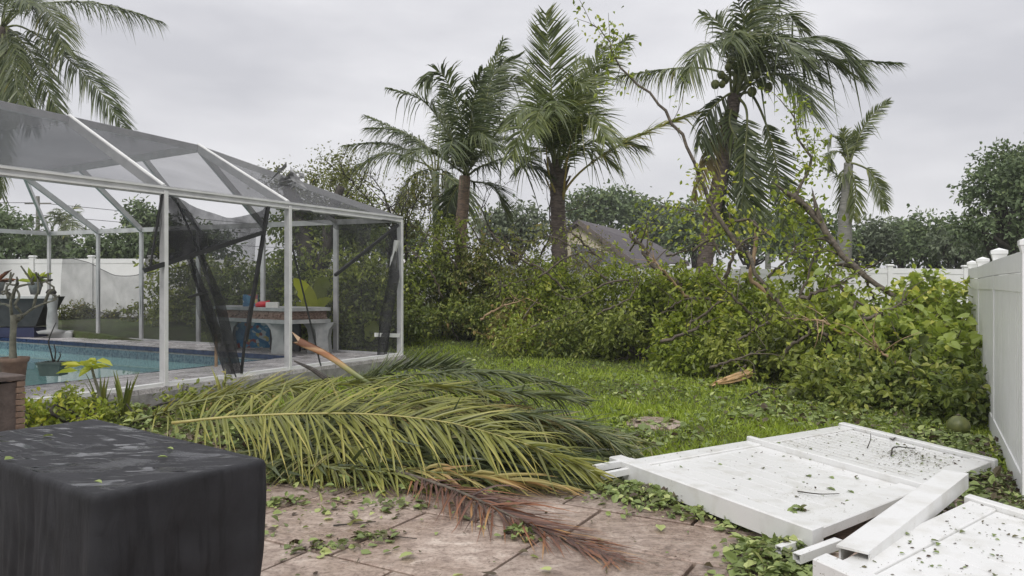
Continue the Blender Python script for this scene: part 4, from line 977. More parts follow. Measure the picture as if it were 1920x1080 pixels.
# ------------------------------------------------------------------ palms
def palm(name, label, trunk_px, d, trunk_r, fronds, mat, seed, trunk_mat='palm_brown', Lf=.75, nuts=None, w=.048, boots=0, rings=0, n=84, droop=.5, wind=(.15, 0, 0), rmat='rachis_green', base_z=None, cat='palm tree', group=None, r0=.035):
    rng = R(seed); b = P(trunk_px[0][0], trunk_px[0][1], d); g = float(ground_z(b[0], b[1])) if d < 60 else .3
    root = empty(name, (b[0], b[1], g), label, cat, group)
    pts = [A3(b[0], b[1], g-.1)]+[P(x, y, d) for x, y in trunk_px]
    C = catmull(pts, 64); rad = np.interp(np.linspace(0, 1, 64), np.linspace(0, 1, len(trunk_r)), trunk_r)
    rad = rad*(1+(.09 if rings else .04)*((np.arange(64)*(.37 if rings else .29)) % 1-.5))
    MB().tube(C, rad, 12, jit=.06, rng=rng).build('trunk', M[trunk_mat], root, True)
    H = pts[-1]
    for k in range(boots):
        a = k*2.4+rng.uniform(-.3, .3); i = -1-int(k*1.2); p = C[max(-24, i)]; o = A3(math.cos(a), math.sin(a), 0)
        q = p+o*rad[-1]*.9
        MB().beam(q, q+o*.16+A3(0, 0, rng.uniform(.3, .55)), .14, .04, up=o, w2=.05, h2=.03).build('leaf_base', M['palm_brown' if k % 3 else 'rachis_yellow'], root)
    for fi, f in enumerate(fronds):
        opt = f[-1] if isinstance(f[-1], dict) else {}
        pl = [q for q in f if not isinstance(q, dict)]
        h = H+jit(rng, .05) if not opt.get('start') else P(*opt['start'], d)
        k = len(pl); ctrl = [h]+[P(x, y, d+dd) for (x, y, dd) in pl]
        mt = M[opt.get('mat', mat)]
        Lr = sum(np.linalg.norm(ctrl[i+1]-ctrl[i]) for i in range(len(ctrl)-1))
        upv = opt.get('up', None)
        if upv is None:
            t = unit(ctrl[-1]-ctrl[0]); upv = A3(0, -.35, 1) if abs(t[2]) < .75 else unit(A3(-t[0]*.3, -1.0, .25))
        nn_ = int(opt.get('n', n)*min(1.3, max(.5, Lr/3.2)))
        Cc, rd, out = frond_geo(ctrl, rng, n=nn_, Lf=opt.get('L', Lf)*1.2*rng.uniform(.9, 1.08), w=opt.get('w', w), droop=opt.get('droop', droop)*rng.uniform(.85, 1.15), up=upv, vee=opt.get('vee', .2), s0=opt.get('s0', .2), wind=opt.get('wind', wind), tint=(opt.get('tint', .42)+rng.normal(0, .05), .13), r0=r0, gap=opt.get('gap', .05), a0=opt.get('a0', .55), a1=opt.get('a1', 1.05), kink=.12)
        m = MB(); m.tube(Cc[::2], np.maximum(rd[::2], .006), 5); fr = m.build('frond', M[opt.get('rmat', rmat)], root, True)
        m = MB()
        for V, Q, T in out: m.add(V, Q, tint=T)
        lf = m.build('leaflets', mt, fr); lf['kind'] = 'stuff'
    for (x, y, dd, r) in (nuts or []):
        c = P(x, y, d+dd); pr = [(0, -1.1), (.45, -1.0), (.85, -.55), (1, 0), (.88, .5), (.5, .9), (0, 1.05)]
        MB().lathe(c, [(a*r, z*r) for a, z in pr], 10).build('coconut', M['coconut'], root, True)
    return root
palm('slim_palm', 'slim smooth grey trunked palm behind the cage corner', [(819, 440), (817, 370), (816, 322)], 24, [.14, .13, .12, .13],
    [[(809, 284, 0), (750, 245, .2), (690, 240, .3)], [(790, 305, -.3), (722, 288, -.6), (648, 328, -.8)], [(800, 280, .4), (735, 240, .8), (684, 216, 1)], [(780, 290, 0), (720, 268, .4), (648, 272, .5)],
     [(830, 285, 0), (880, 262, .5), (925, 300, .8)], [(822, 265, 0), (835, 205, .6), (860, 180, 1)], [(800, 318, .5), (770, 335, .9), (755, 385, 1)], [(838, 330, -.4), (870, 360, -.8), (880, 400, -1)], [(830, 320, .4), (850, 350, .6), (855, 395, .8)]],
    'frond_dark', 41, 'palm_green', Lf=.72, droop=.75, r0=.03, wind=(-.05, 0, 0))
palm('coconut_palm', 'coconut palm with stripped orange upper trunk, left of the middle', [(864, 440), (868, 390), (872, 330)], 19, [.17, .155, .15, .14],
    [[(871, 270, 0), (858, 200, -.3), (825, 135, -.5), (789, 156, -.6)], [(858, 284, -.2), (800, 195, -.5), (729, 166, -.8)], [(889, 240, .2), (918, 150, .4), (944, 74, .6), {'L': .6}], [(898, 249, 0), (926, 140, .3), (976, 105, .5)],
     [(912, 275, -.3), (965, 212, -.8), (1015, 235, -1.2)], [(905, 311, -.5), (965, 296, -1), (1024, 325, -1.3)], [(900, 235, .4), (945, 155, .8), (985, 150, 1)], [(850, 270, .6), (830, 200, 1.0), (830, 165, 1.3)],
     [(855, 315, -.5), (800, 280, -1.2), (750, 300, -1.6)], [(880, 250, -.5), (890, 180, -1), (905, 130, -1.3)], [(862, 345, .2), (842, 380, .4), (836, 420, .5), {'tint': .2}], [(885, 340, .4), (925, 350, .9), (950, 400, 1.2)], [(900, 290, .7), (950, 260, 1.3), (1000, 290, 1.7)], [(868, 300, -.8), (850, 265, -1.5), (842, 285, -2)], [(876, 290, -.9), (900, 250, -1.6), (925, 275, -2)]],
    'frond_dark', 42, 'palm_orange', Lf=.68, nuts=[(852, 300, -.3, 0.100), (862, 306, -.35, 0.100), (875, 298, -.35, 0.100), (884, 306, -.3, 0.090), (858, 290, -.2, 0.090), (890, 296, -.2, 0.090)], droop=.55, wind=(.22, 0, .02))
palm('coconut_palm', 'reddish trunked palm in the centre with one tall upright frond', [(1049, 470), (1046, 400), (1045, 318)], 18, [.2, .19, .18, .18],
    [[(1038, 249, 0), (1032, 133, 0), (1023, 24, 0), {'L': .85, 'droop': .02, 'n': 84, 'w': .05, 'wind': (.1, 0, 0), 'up': (0, -1, .1), 's0': .24, 'a0': .6, 'a1': .9, 'gap': .1}], [(1072, 249, .2), (1105, 150, .4), (1131, 84, .5), {'L': .62}], [(1082, 225, .3), (1128, 135, .6), (1180, 68, .8), {'L': .6}],
     [(1024, 235, -.3), (990, 200, -.7), (955, 235, -1.1)], [(1030, 250, .3), (1000, 170, .8), (985, 130, 1.1)], [(1060, 230, -.6), (1080, 160, -1.2), (1105, 165, -1.7)], [(1020, 260, -.6), (985, 240, -1.2), (960, 290, -1.6)],
     [(1067, 289, -.2), (1128, 262, -.5), (1200, 275, -.8)], [(1050, 240, -.7), (1045, 190, -1.4), (1040, 210, -2.0)], [(1075, 255, -.7), (1110, 215, -1.4), (1135, 260, -2)], [(1035, 250, -.8), (1015, 205, -1.5), (1000, 250, -2.1)], [(1066, 215, .3), (1082, 130, .6), (1095, 110, .8)],
     [(1064, 350, -.2), (1107, 307, -.5), (1196, 255, -.9), (1305, 212, -1.2), {'start': (1052, 385), 'rmat': 'rachis_yellow', 'mat': 'frond', 'tint': .75, 'L': .55, 'droop': .3, 's0': .3}],
     [(1030, 330, -.3), (1022, 250, -.5), (1018, 215, -.6), {'start': (1050, 380), 'rmat': 'rachis_yellow', 'L': .3, 's0': .6, 'n': 30}], [(1060, 330, -.4), (1070, 270, -.7), (1085, 240, -.9), {'start': (1055, 385), 'rmat': 'rachis_yellow', 'L': .4, 's0': .5, 'n': 40}],
     [(1040, 290, .6), (1010, 280, 1.2), (970, 320, 1.6)], [(1060, 290, .8), (1110, 280, 1.4), (1150, 310, 1.8)]],
    'frond', 43, 'palm_brown', Lf=.7, boots=11, droop=.45, wind=(.12, 0, 0), rings=1)
palm('coconut_palm', 'tall leaning coconut palm with hanging broken fronds and green nuts', [(1322, 490), (1350, 330), (1378, 178)], 17, [.19, .18, .165, .15],
    [[(1409, 111, -.2), (1475, 82, -.5), (1556, 78, -.8), (1618, 147, -1.0), {'L': .85}], [(1440, 130, .3), (1540, 112, .7), (1686, 118, 1.0), {'L': .55, 'droop': .7}], [(1405, 89, 0), (1408, 36, .1), (1440, -25, .2), {'L': .6}], [(1440, 67, .3), (1475, 27, .7), (1502, 55, 1)],
     [(1375, 98, .1), (1347, 42, .2), (1316, 28, .3)], [(1360, 95, -.2), (1318, 90, -.5), (1282, 150, -.7)], [(1350, 135, .2), (1280, 127, .4), (1160, 142, .6), {'L': .55, 's0': .42, 'droop': .8, 'tint': .55}],
     [(1364, 178, -.1), (1325, 215, -.2), (1311, 270, -.3), {'tint': .3, 'L': .5}], [(1368, 230, -.3), (1400, 300, -.5), (1422, 440, -.6), {'L': .6, 'tint': .45, 'droop': .1, 's0': .15}], [(1380, 220, .2), (1368, 311, .3), (1352, 440, .3), {'L': .55, 'droop': .1, 'tint': .3, 's0': .2}], [(1413, 182, -.1), (1449, 276, -.2), (1473, 440, -.3), {'L': .5, 'droop': .15, 's0': .3}],
     [(1345, 240, -.1), (1325, 300, -.1), (1300, 370, -.1), {'start': (1370, 200), 'mat': 'frond_straw', 'L': .35, 'tint': .05}], [(1449, 140, -.6), (1490, 155, -1.1), (1512, 205, -1.4)], [(1425, 90, -.6), (1460, 70, -1.1), (1500, 110, -1.6)], [(1415, 60, .5), (1450, 5, .9), (1480, -20, 1.2)],
     [(1395, 100, -.6), (1380, 60, -1.1), (1370, 80, -1.6)], [(1430, 130, .6), (1490, 110, 1.1), (1540, 150, 1.5)], [(1450, 105, 0), (1520, 95, .2), (1590, 135, .4)], [(1395, 60, -.4), (1385, 0, -.7), (1400, -40, -1)], [(1400, 210, -.4), (1396, 300, -.6), (1388, 430, -.6), {'L': .55, 'droop': .1, 'tint': .4, 's0': .25}]],
    'frond_dark', 44, 'palm_brown', Lf=.72, nuts=[(1341, 158, -.3, 0.100), (1354, 158, -.35, 0.080), (1352, 140, -.3, 0.090), (1366, 126, -.3, 0.090), (1410, 172, -.3, 0.110), (1428, 158, -.3, 0.110), (1440, 164, -.35, 0.110), (1402, 150, -.3, 0.090), (1418, 140, -.3, 0.100), (1370, 114, -.3, 0.090), (1360, 150, -.2, 0.090)], droop=.6, wind=(.2, 0, 0), rings=1)
palm('royal_palm', 'storm broken palm with a few ragged fronds, right of the tall coconut', [(1584, 430), (1588, 370), (1591, 305)], 24, [.24, .21, .19, .13],
    [[(1612, 253, 0), (1640, 212, 0), (1668, 188, 0), {'L': .34, 'droop': .2}], [(1586, 270, 0), (1580, 243, 0), {'L': .5}], [(1578, 272, 0), (1562, 256, 0), (1552, 270, 0), {'L': .4}], [(1575, 285, 0), (1556, 290, 0), (1556, 316, 0), {'L': .35}], [(1606, 308, -.2), (1636, 328, -.3), (1659, 392, -.4), {'L': .4, 'droop': .4, 's0': .3}], [(1594, 322, -.2), (1604, 350, -.2), (1600, 410, -.2), {'L': .42}], [(1578, 330, 0), (1560, 322, 0), (1546, 316, .1), {'L': .35}], [(1598, 275, .1), (1604, 250, .2), {'L': .45}], [(1582, 330, .2), (1578, 370, .2), (1578, 420, .2), {'L': .35}]],
    'frond', 45, 'palm_grey', Lf=.4, droop=.4, wind=(.1, 0, 0), r0=.04)
def gen_palm(name, label, hx, hy, d, fl, nf, seed, mat, tr=.16, ybase=470, tm='palm_grey', down=.6):
    rng = R(seed); fr = []; s = FPX/d
    for k in range(nf):
        a = k/nf*2*math.pi+rng.uniform(-.25, .25); e = rng.uniform(-.1, 1.1); L_ = fl*rng.uniform(.75, 1.1)
        dx, dd, dz = math.cos(a)*math.cos(e), math.sin(a)*math.cos(e), math.sin(e)
        p1 = (hx+dx*L_*.5*s, hy-(dz*L_*.5+.05)*s, dd*L_*.5); p2 = (hx+dx*L_*s, hy-(dz*L_-down*L_*.5)*s, dd*L_)
        fr.append([p1, p2])
    return palm(name, label, [(hx, ybase), (hx+1, (hy+ybase)/2), (hx, hy)], d, [tr, tr*.9, tr*.85, tr*.8], fr, mat, seed, tm, Lf=fl*.28, w=.06, n=34, r0=.03)
gen_palm('distant_palm', 'small distant palm above the tree line at right', 1692, 424, 50, 1.7, 13, 51, 'frond_dark')
gen_palm('distant_palm', 'distant wind blown palm seen through the cage beside the pole', 120, 425, 44, 2.0, 15, 52, 'frond_dark', tr=.2, ybase=480)
gen_palm('distant_palm', 'pale low palm peeping up between the orange and red trunks', 905, 425, 40, 1.6, 11, 53, 'frond')
gen_palm('distant_palm', 'grey green palm tuft behind the hanging fronds of the tall coconut', 1440, 430, 38, 2.2, 13, 54, 'frond_dark')
palm('coconut_palm', 'coconut palm at the top left corner hanging over the cage', [(-70, 400), (-20, 200), (4, 52)], 22, [.26, .24, .22, .2],
    [[(40, 50, -.3), (100, 88, -.6), (178, 160, -.9), (236, 246, -1.1), {'L': .85, 'droop': .55, 'tint': .4, 's0': .22}], [(25, 60, -.5), (62, 110, -1), (112, 220, -1.4), {'L': .75, 'tint': .42}], [(30, 22, 0), (102, 4, .3), (200, 9, .5), (300, 40, .7), {'L': .7, 'droop': .75, 's0': .3}], [(40, 5, -.4), (90, 20, -.9), (122, 95, -1.4)],
     [(-30, 40, 0), (-90, 60, 0), (-140, 140, 0)], [(-20, 10, .3), (-70, -40, .6), (-130, -40, .9)], [(10, -20, 0), (20, -80, 0), (40, -130, 0)], [(6, 90, -.4), (10, 180, -.6), (4, 370, -.7), {'L': .6, 'droop': .2}], [(2, 80, .3), (-8, 190, .5), (-10, 340, .5), {'L': .7, 'droop': .2}], [(25, 70, .6), (45, 140, 1.0), (60, 240, 1.3)], [(-15, 70, -.3), (-30, 150, -.6), (-40, 260, -.7)], [(50, 10, .6), (110, -30, 1.1), (160, -20, 1.5)], [(15, 75, -.8), (28, 140, -1.3), (40, 220, -1.6)], [(8, 20, -.8), (30, -10, -1.4), (60, 10, -2)]],
    'frond_dark', 46, 'palm_brown', Lf=.8, droop=.5, wind=(.05, 0, 0), n=80)

# ------------------------------------------------------------------ hedge shrubs and fallen branches
def shrub(px, d, ytop, hw, label, mat, nleaf, size, seed, kind='ovate', tint0=.45, depth=1.0, aspect=.5, group='shrubs of the storm battered hedge', name='hedge_shrub', stems=5, ylow=None):
    rng = R(seed); x = (px-960)/FPX*d; g = float(ground_z(x, d)); top = EYE-(ytop-HOR)/FPX*d; H = max(.35, top-g)
    root = empty(name, (x, d, g), label, 'shrub', group)
    lobes = []; K = max(9, int(hw*H*11))
    for k in range(K):
        lx = rng.uniform(-hw, hw); f = rng.rand(); ly = rng.uniform(-depth, depth)*.6
        hh = H*(.1+.74*f)*(1-.12*(lx/hw)**2)*rng.uniform(.7, 1.08); rr = rng.uniform(.15, .34)*min(1, H/1.6+.35)
        lobes.append((x+lx, d+ly-(1-f)*.2*depth, g+hh, rr*1.2, rr, rr*.8))
    V, Q, T, ti = lobes_foliage(lobes, int(nleaf*.8), size, rng, kind, aspect, 8, .35, tint0, .3, .35, size*2.4)
    m = MB(); V[:, 2] = np.maximum(V[:, 2], g+.01); m.add(V, Q, T, ti)
    ns = int(12+16*hw*min(1, H)); sg = MB()                     # sprigs that stick out of the mass
    for k in range(ns):
        l = lobes[rng.randint(len(lobes))]; dv = unit(A3(rng.normal(0, .8), rng.normal(-.5, .5), rng.normal(.45, .45))); p0 = A3(*l[:3])+dv*l[3]*.6; L_ = rng.uniform(.25, .75)*min(1, H/1.2)
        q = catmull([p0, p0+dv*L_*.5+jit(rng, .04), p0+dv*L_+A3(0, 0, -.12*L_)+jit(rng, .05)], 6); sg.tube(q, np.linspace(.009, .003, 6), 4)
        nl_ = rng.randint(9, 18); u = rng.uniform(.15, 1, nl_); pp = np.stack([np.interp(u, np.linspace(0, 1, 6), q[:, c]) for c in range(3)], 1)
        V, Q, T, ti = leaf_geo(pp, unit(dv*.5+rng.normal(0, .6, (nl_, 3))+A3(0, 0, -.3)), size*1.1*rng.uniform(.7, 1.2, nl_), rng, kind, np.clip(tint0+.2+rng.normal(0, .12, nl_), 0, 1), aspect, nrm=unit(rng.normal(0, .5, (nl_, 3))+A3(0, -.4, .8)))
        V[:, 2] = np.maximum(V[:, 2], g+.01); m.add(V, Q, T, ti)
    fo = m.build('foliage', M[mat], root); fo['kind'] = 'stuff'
    so = sg.build('sprig_stems', M['bark'], root); so['kind'] = 'stuff'
    for k in range(stems):
        a = A3(x+rng.uniform(-hw*.5, hw*.5), d+rng.uniform(-.2, .2), g-.03); l = lobes[rng.randint(len(lobes))]; e = A3(*l[:3])+A3(0, 0, .15)
        MB().tube(catmull([a, a*.5+e*.5+jit(rng, .12), e], 7), np.linspace(.03, .008, 7), 5).build('stem', M['bark_dark'], root, True)
    return root
HS = [ # px, d, ytop, half width, label, mat, n, size, kind, tint0
    (790, 18.6, 445, .75, 'dark hedge shrub touching the cage corner post', 'leaf_dark', 4200, .10, 'ovate', .5),
    (860, 18.7, 405, .95, 'tallest hedge shrub, below the orange palm trunk', 'leaf_mid', 6500, .10, 'ovate', .48),
    (930, 18.4, 420, .9, 'olive tinged hedge shrub right of the tallest one', 'leaf_olive', 5200, .10, 'ovate', .5),
    (895, 17.7, 545, 1.1, 'low dark shrub at the foot of the hedge above the lawn', 'leaf_dark', 5200, .09, 'ovate', .6),
    (1000, 17.6, 458, .85, 'hedge shrub left of the reddish palm trunk', 'leaf_mid', 5000, .10, 'ovate', .5),
    (985, 16.8, 560, .8, 'yellowish withering shrub at the lawn edge', 'leaf_olive', 3600, .10, 'ovate', .7),
    (1075, 17.0, 488, .9, 'bright hedge shrub in front of the reddish palm trunk', 'leaf_bright', 5000, .10, 'ovate', .42),
    (1150, 16.4, 482, .9, 'green hedge shrub below the beige house gable', 'leaf_mid', 5000, .10, 'ovate', .58),
    (1110, 15.6, 590, .8, 'low dark shrub behind the long stick on the lawn', 'leaf_dark', 3800, .09, 'ovate', .65),
    (1225, 15.6, 478, .85, 'bright hedge shrub below the right end of the shingle roof', 'leaf_bright', 4800, .11, 'ovate', .4),
    (1210, 14.6, 590, .85, 'mid green shrub behind the green coconut on the lawn', 'leaf_mid', 4200, .10, 'ovate', .5),
    (1300, 14.8, 484, .8, 'dense shrub in front of the leaning coconut trunk', 'leaf_mid', 5200, .11, 'ovate', .55),
    (1375, 14.2, 482, .75, 'bright shrub below the hanging palm fronds', 'leaf_bright', 4600, .12, 'ovate', .45),
    (1330, 13.0, 600, .8, 'yellow green toppled shrub above the broken log', 'leaf_bright', 4400, .11, 'ovate', .42),
    (1450, 12.9, 492, .75, 'shrub around the snapped pale limb', 'leaf_bright', 4600, .12, 'ovate', .36),
    (1440, 11.8, 610, .75, 'low leafy heap just behind the broken log', 'leaf_mid', 4000, .10, 'ovate', .55),
    (1535, 12.3, 490, .6, 'upright leafy shrub under the big fallen branch', 'leaf_bright', 2600, .13, 'ovate', .4),
    (1560, 11.2, 560, .75, 'shrub around the dark broken stump', 'leaf_mid', 3800, .12, 'ovate', .55),
    (1640, 11.6, 520, .75, 'large leaved shrub in front of the far white fence', 'leaf_heart', 3400, .1, 'heart', .5),
    (1725, 10.8, 528, .7, 'heart leaved shrub where the big branch ends', 'leaf_heart', 3600, .1, 'heart', .55),
    (1780, 10.4, 528, .45, 'heart leaved shrub pressed against the right fence', 'leaf_heart', 3000, .1, 'heart', .6),
    (1655, 10.2, 600, .75, 'heart leaved shrub hanging low in front of the branches', 'leaf_heart', 3200, .115, 'heart', .55),
    (1760, 9.6, 600, .5, 'heart leaved shrub low beside the right fence', 'leaf_heart', 2600, .115, 'heart', .45),
    (1560, 10.0, 660, .9, 'flattened leafy heap left of the fallen stick', 'leaf_mid', 3800, .10, 'ovate', .5),
    (1690, 9.2, 680, .8, 'dark leafy heap along the lawn near the right fence', 'leaf_dark', 3800, .10, 'ovate', .65),
    (1800, 8.4, 705, .42, 'small dark leafy heap at the foot of the right fence', 'leaf_dark', 2400, .10, 'ovate', .65),
]
for i, (px, d, yt, hw, lab, mt, nl, sz, kd, t0) in enumerate(HS):
    shrub(px, d, yt, hw, lab, mt, int(nl*(1.0 if kd == 'heart' else 1.25)), sz, 200+i, kd, t0, aspect=.52)
BS = [(395, 20.3, 470, 1.4, 'leafy shrub behind the leaning bundle of torn screen', 'leaf_mid', 5000, .13), (470, 19.6, 455, 1.2, 'dark shrub behind the planter table', 'leaf_dark', 5000, .13), (560, 18.0, 430, 1.3, 'tall dark shrub behind the banana leaves', 'leaf_dark', 6000, .13), (660, 17.0, 440, 1.2, 'dark shrub seen through the end wall screen', 'leaf_mid', 6000, .12), (715, 16.8, 520, .8, 'low shrub just behind the cage corner', 'leaf_dark', 4000, .11),
      (620, 16.4, 600, 1.0, 'low dark shrub at the foot of the end screen', 'leaf_dark', 4000, .1), (350, 21.8, 520, 1.3, 'shrub with pale blossoms along the far white fence', 'leaf_olive', 4000, .12), (230, 22.6, 590, 2.2, 'low weeds along the far fence behind the pool', 'leaf_olive', 4000, .1)]
for i, (px, d, yt, hw, lab, mt, nl, sz) in enumerate(BS):
    shrub(px, d, yt, hw, lab, mt, nl, sz, 260+i, group='shrubs behind the cage', name='garden_shrub', tint0=.45)
# thick dark trunk behind the end wall
def thick_tree():
    root = empty('thick_trunked_tree', gb(590, 18.6), 'thick dark forked trunk standing behind the end wall screen', 'tree'); rng = R(77)
    MB().tube(catmull([gb(595, 18.6), P(590, 540, 18.6), P(575, 470, 18.6), P(560, 400, 18.7), P(540, 350, 18.8)], 12), np.linspace(.33, .16, 12), 10, jit=.08, rng=rng).build('trunk', M['bark_dark'], root, True)
    MB().tube(catmull([P(590, 530, 18.6), P(612, 470, 18.5), P(618, 410, 18.5), P(640, 350, 18.6)], 10), np.linspace(.2, .1, 10), 8).build('limb', M['bark_dark'], root, True)
    lob = [(*P(545, 420, 18.8), .6, .5, .4), (*P(640, 430, 18.8), .6, .5, .4), (*P(590, 440, 19), .6, .5, .35), (*P(680, 440, 18.8), .5, .5, .35)]
    V, Q, T, ti = lobes_foliage(lob, 3000, .12, rng, 'ovate', .5, 8, .2, .4); o = MB().add(V, Q, T, ti).build('crown', M['leaf_dark'], root)
thick_tree()

def branch(name, label, pts, r0, r1, mat, twigs, leafn, lsize, lmat, seed, kind='ovate', tint0=.6, cat='branch', peel=None, sub=True, lspread=.12, n=16, leaf_from=.35):
    """a broken limb: wood, side twigs and the leaves still on it. pts: (px, py, d)"""
    rng = R(seed); C = catmull([P(*p) for p in pts], n); C = C+rng.normal(0, 1, C.shape)*min(.018, max(r0, r1)*.3); root = empty(name, C[0], label, cat)
    rad = np.linspace(r0, r1, n)*.62*(1+rng.normal(0, .05, n))
    MB().tube(C, rad, 8, jit=.06, rng=rng).build('limb', M[mat], root, True)
    tips = []
    for k in range(twigs):
        i = rng.randint(int(n*.25), n); p = C[i]; t = unit(C[min(n-1, i+1)]-C[i-1]); dv = unit(t*.7+rng.normal(0, .5, 3)+A3(0, 0, .15)); L_ = rng.uniform(.25, .7)
        q = [p, p+dv*L_*.5+jit(rng, .03), p+dv*L_+A3(0, 0, -.04)+jit(rng, .04)]
        MB().tube(catmull(q, 6), np.linspace(max(.006, r1*.6), .003, 6), 4).build('twig', M[mat], root, True)
        tips += [(q[1], dv), (q[2], dv), (q[2], dv)]
    for i in range(int(n*leaf_from), n, 2): tips.append((C[i], unit(C[min(i+1, n-1)]-C[i-1])))
    if leafn: tip_leaves(root, tips, leafn, lsize, lmat, rng, kind, tint0=tint0, spread=lspread)
    if peel: 
        a, b = peel; q = C[a:b]+A3(0, -.02, .0); MB().tube(q, rad[a:b]*1.03, 8).build('peeled_wood', M['wood_raw'], root, True)
    return root
branch('fallen_branch', 'thick brown fallen branch slanting down to the right', [(1720, 578, 10.6), (1660, 545, 10.9), (1600, 500, 11.1), (1548, 435, 11.3), (1510, 385, 11.4), (1486, 362, 11.4)], .05, .1, 'bark_brown', 4, 60, .1, 'leaf_bright', 61, leaf_from=.9)
branch('upright_twig', 'crooked leafy twig standing up from the thick broken branch', [(1520, 400, 11.4), (1492, 366, 11.4), (1512, 330, 11.4), (1520, 290, 11.4), (1494, 262, 11.4), (1486, 215, 11.4), (1458, 185, 11.4)], .055, .01, 'bark_brown', 12, 330, .085, 'leaf_bright', 62, tint0=.55, leaf_from=.4, lspread=.09)
branch('upright_twig', 'tall thin bent branch reaching up between the two big palms', [(1400, 482, 12), (1372, 445, 12), (1335, 392, 12), (1308, 320, 12), (1268, 240, 12), (1222, 180, 12), (1165, 130, 12), (1140, 80, 12), (1112, 46, 12)], .07, .01, 'bark_brown', 12, 300, .085, 'leaf_bright', 63, tint0=.6, leaf_from=.7, n=26, lspread=.1)
branch('snapped_limb', 'snapped limb with pale peeled wood in the middle of the heap', [(1490, 605, 12.3), (1462, 570, 12.4), (1428, 540, 12.5), (1408, 520, 12.5), (1410, 490, 12.5), (1418, 440, 12.5)], .065, .05, 'wood_peel', 0, 0, .1, 'leaf_bright', 64)
branch('bent_branch', 'grey branch bent over into an elbow above the snapped limb', [(1300, 470, 12.6), (1345, 440, 12.6), (1380, 415, 12.6), (1405, 412, 12.5), (1420, 424, 12.5)], .03, .05, 'bark', 4, 90, .11, 'leaf_bright', 65, tint0=.7)
branch('fallen_branch', 'curved grey branch with a stub top in front of the house roof', [(1275, 535, 14.2), (1245, 512, 14.2), (1218, 492, 14.2), (1203, 462, 14.2), (1180, 437, 14.2)], .08, .04, 'bark', 6, 90, .1, 'leaf_bright', 66, tint0=.6)
branch('fallen_branch', 'long thin pale branch arching over the hedge by the red palm', [(1150, 535, 15.6), (1110, 500, 15.6), (1075, 465, 15.7), (1030, 442, 15.8), (985, 452, 15.9), (955, 430, 16)], .04, .015, 'bark', 6, 260, .09, 'leaf_olive', 67, tint0=.6)
branch('fallen_branch', 'thin grey forked branch lying across the middle of the hedge', [(1180, 524, 14.8), (1140, 530, 14.8), (1110, 545, 14.7), (1075, 560, 14.7), (1040, 552, 14.7)], .035, .015, 'bark', 6, 160, .1, 'leaf_mid', 68)
branch('fallen_branch', 'thin bare twig arching above the hedge left of the tall coconut', [(1400, 470, 13), (1340, 410, 13), (1290, 392, 13), (1250, 388, 13), (1226, 384, 13)], .03, .01, 'bark', 7, 90, .1, 'leaf_bright', 69, tint0=.65)
branch('fallen_branch', 'bare brown branch running down through the leaves to the stump', [(1400, 470, 12.4), (1440, 545, 11.8), (1490, 590, 11.3), (1530, 625, 10.9), (1556, 655, 10.6)], .05, .045, 'bark_brown', 5, 220, .12, 'leaf_bright', 70)
branch('broken_stump', 'dark upright broken stump in the right leaf heap', [(1552, 700, 10.4), (1553, 665, 10.4), (1556, 630, 10.4)], .06, .055, 'bark', 2, 30, .1, 'leaf_mid', 71, cat='stump')
branch('fallen_branch', 'slender curved stem beside the dark stump', [(1580, 660, 10.6), (1585, 625, 10.6), (1602, 585, 10.6), (1600, 555, 10.7), (1575, 540, 10.8)], .035, .03, 'bark', 5, 160, .13, 'leaf_heart', 72, kind='heart')
branch('fallen_branch', 'brown branch lying low in front of the heart leaved shrubs', [(1620, 595, 10.3), (1660, 612, 10.2), (1690, 618, 10.1), (1720, 640, 10)], .05, .03, 'bark', 4, 160, .14, 'leaf_heart', 73, kind='heart')
branch('fallen_branch', 'grey stick lying on the leaf heap left of the right fence', [(1512, 698, 9.9), (1560, 702, 9.7), (1610, 720, 9.4), (1670, 742, 9.0), (1718, 752, 8.9)], .03, .015, 'bark', 3, 60, .1, 'leaf_mid', 74)
branch('fallen_branch', 'short brown forked stick near the foot of the right fence', [(1680, 745, 8.8), (1710, 735, 8.8), (1745, 712, 8.8)], .03, .02, 'bark_brown', 2, 20, .1, 'leaf_mid', 75)
branch('fallen_branch', 'dark curved stick beside the broken pale log', [(1392, 752, 9.6), (1412, 738, 9.7), (1440, 728, 9.8), (1462, 730, 9.8)], .025, .015, 'bark_dark', 2, 20, .1, 'leaf_mid', 76)
branch('fallen_branch', 'long straight brown stick lying across the lawn', [(1030, 664, 16.2), (1090, 668, 15.5), (1140, 678, 14.6), (1195, 693, 13.2)], .03, .022, 'bark_brown', 3, 0, .1, 'leaf_mid', 77, cat='stick')
branch('fallen_branch', 'thin yellowish stem lying in the grass by the cage corner', [(775, 637, 19), (800, 640, 18.6), (838, 652, 17.4)], .025, .015, 'rachis', 2, 0, .1, 'leaf_mid', 78, cat='stick')
branch('fallen_branch', 'leafy yellow green bough drooping at the lawn edge', [(1010, 560, 15.9), (985, 590, 15.8), (975, 625, 15.6), (985, 655, 15.5)], .03, .01, 'bark', 8, 700, .11, 'leaf_bright', 79, tint0=.55, lspread=.2)
branch('fallen_branch', 'drooping leafy bough pointing left over the lawn', [(1080, 585, 15.4), (1020, 605, 15.2), (975, 625, 15), (935, 640, 14.9)], .03, .01, 'bark', 8, 420, .1, 'leaf_mid', 80, tint0=.75)
branch('fallen_branch', 'bright leafed bough hanging in front of the far white fence', [(1500, 560, 11.8), (1520, 500, 11.8), (1530, 450, 11.8), (1510, 410, 11.8)], .04, .012, 'bark_brown', 12, 330, .12, 'leaf_bright', 81, tint0=.5, lspread=.2)
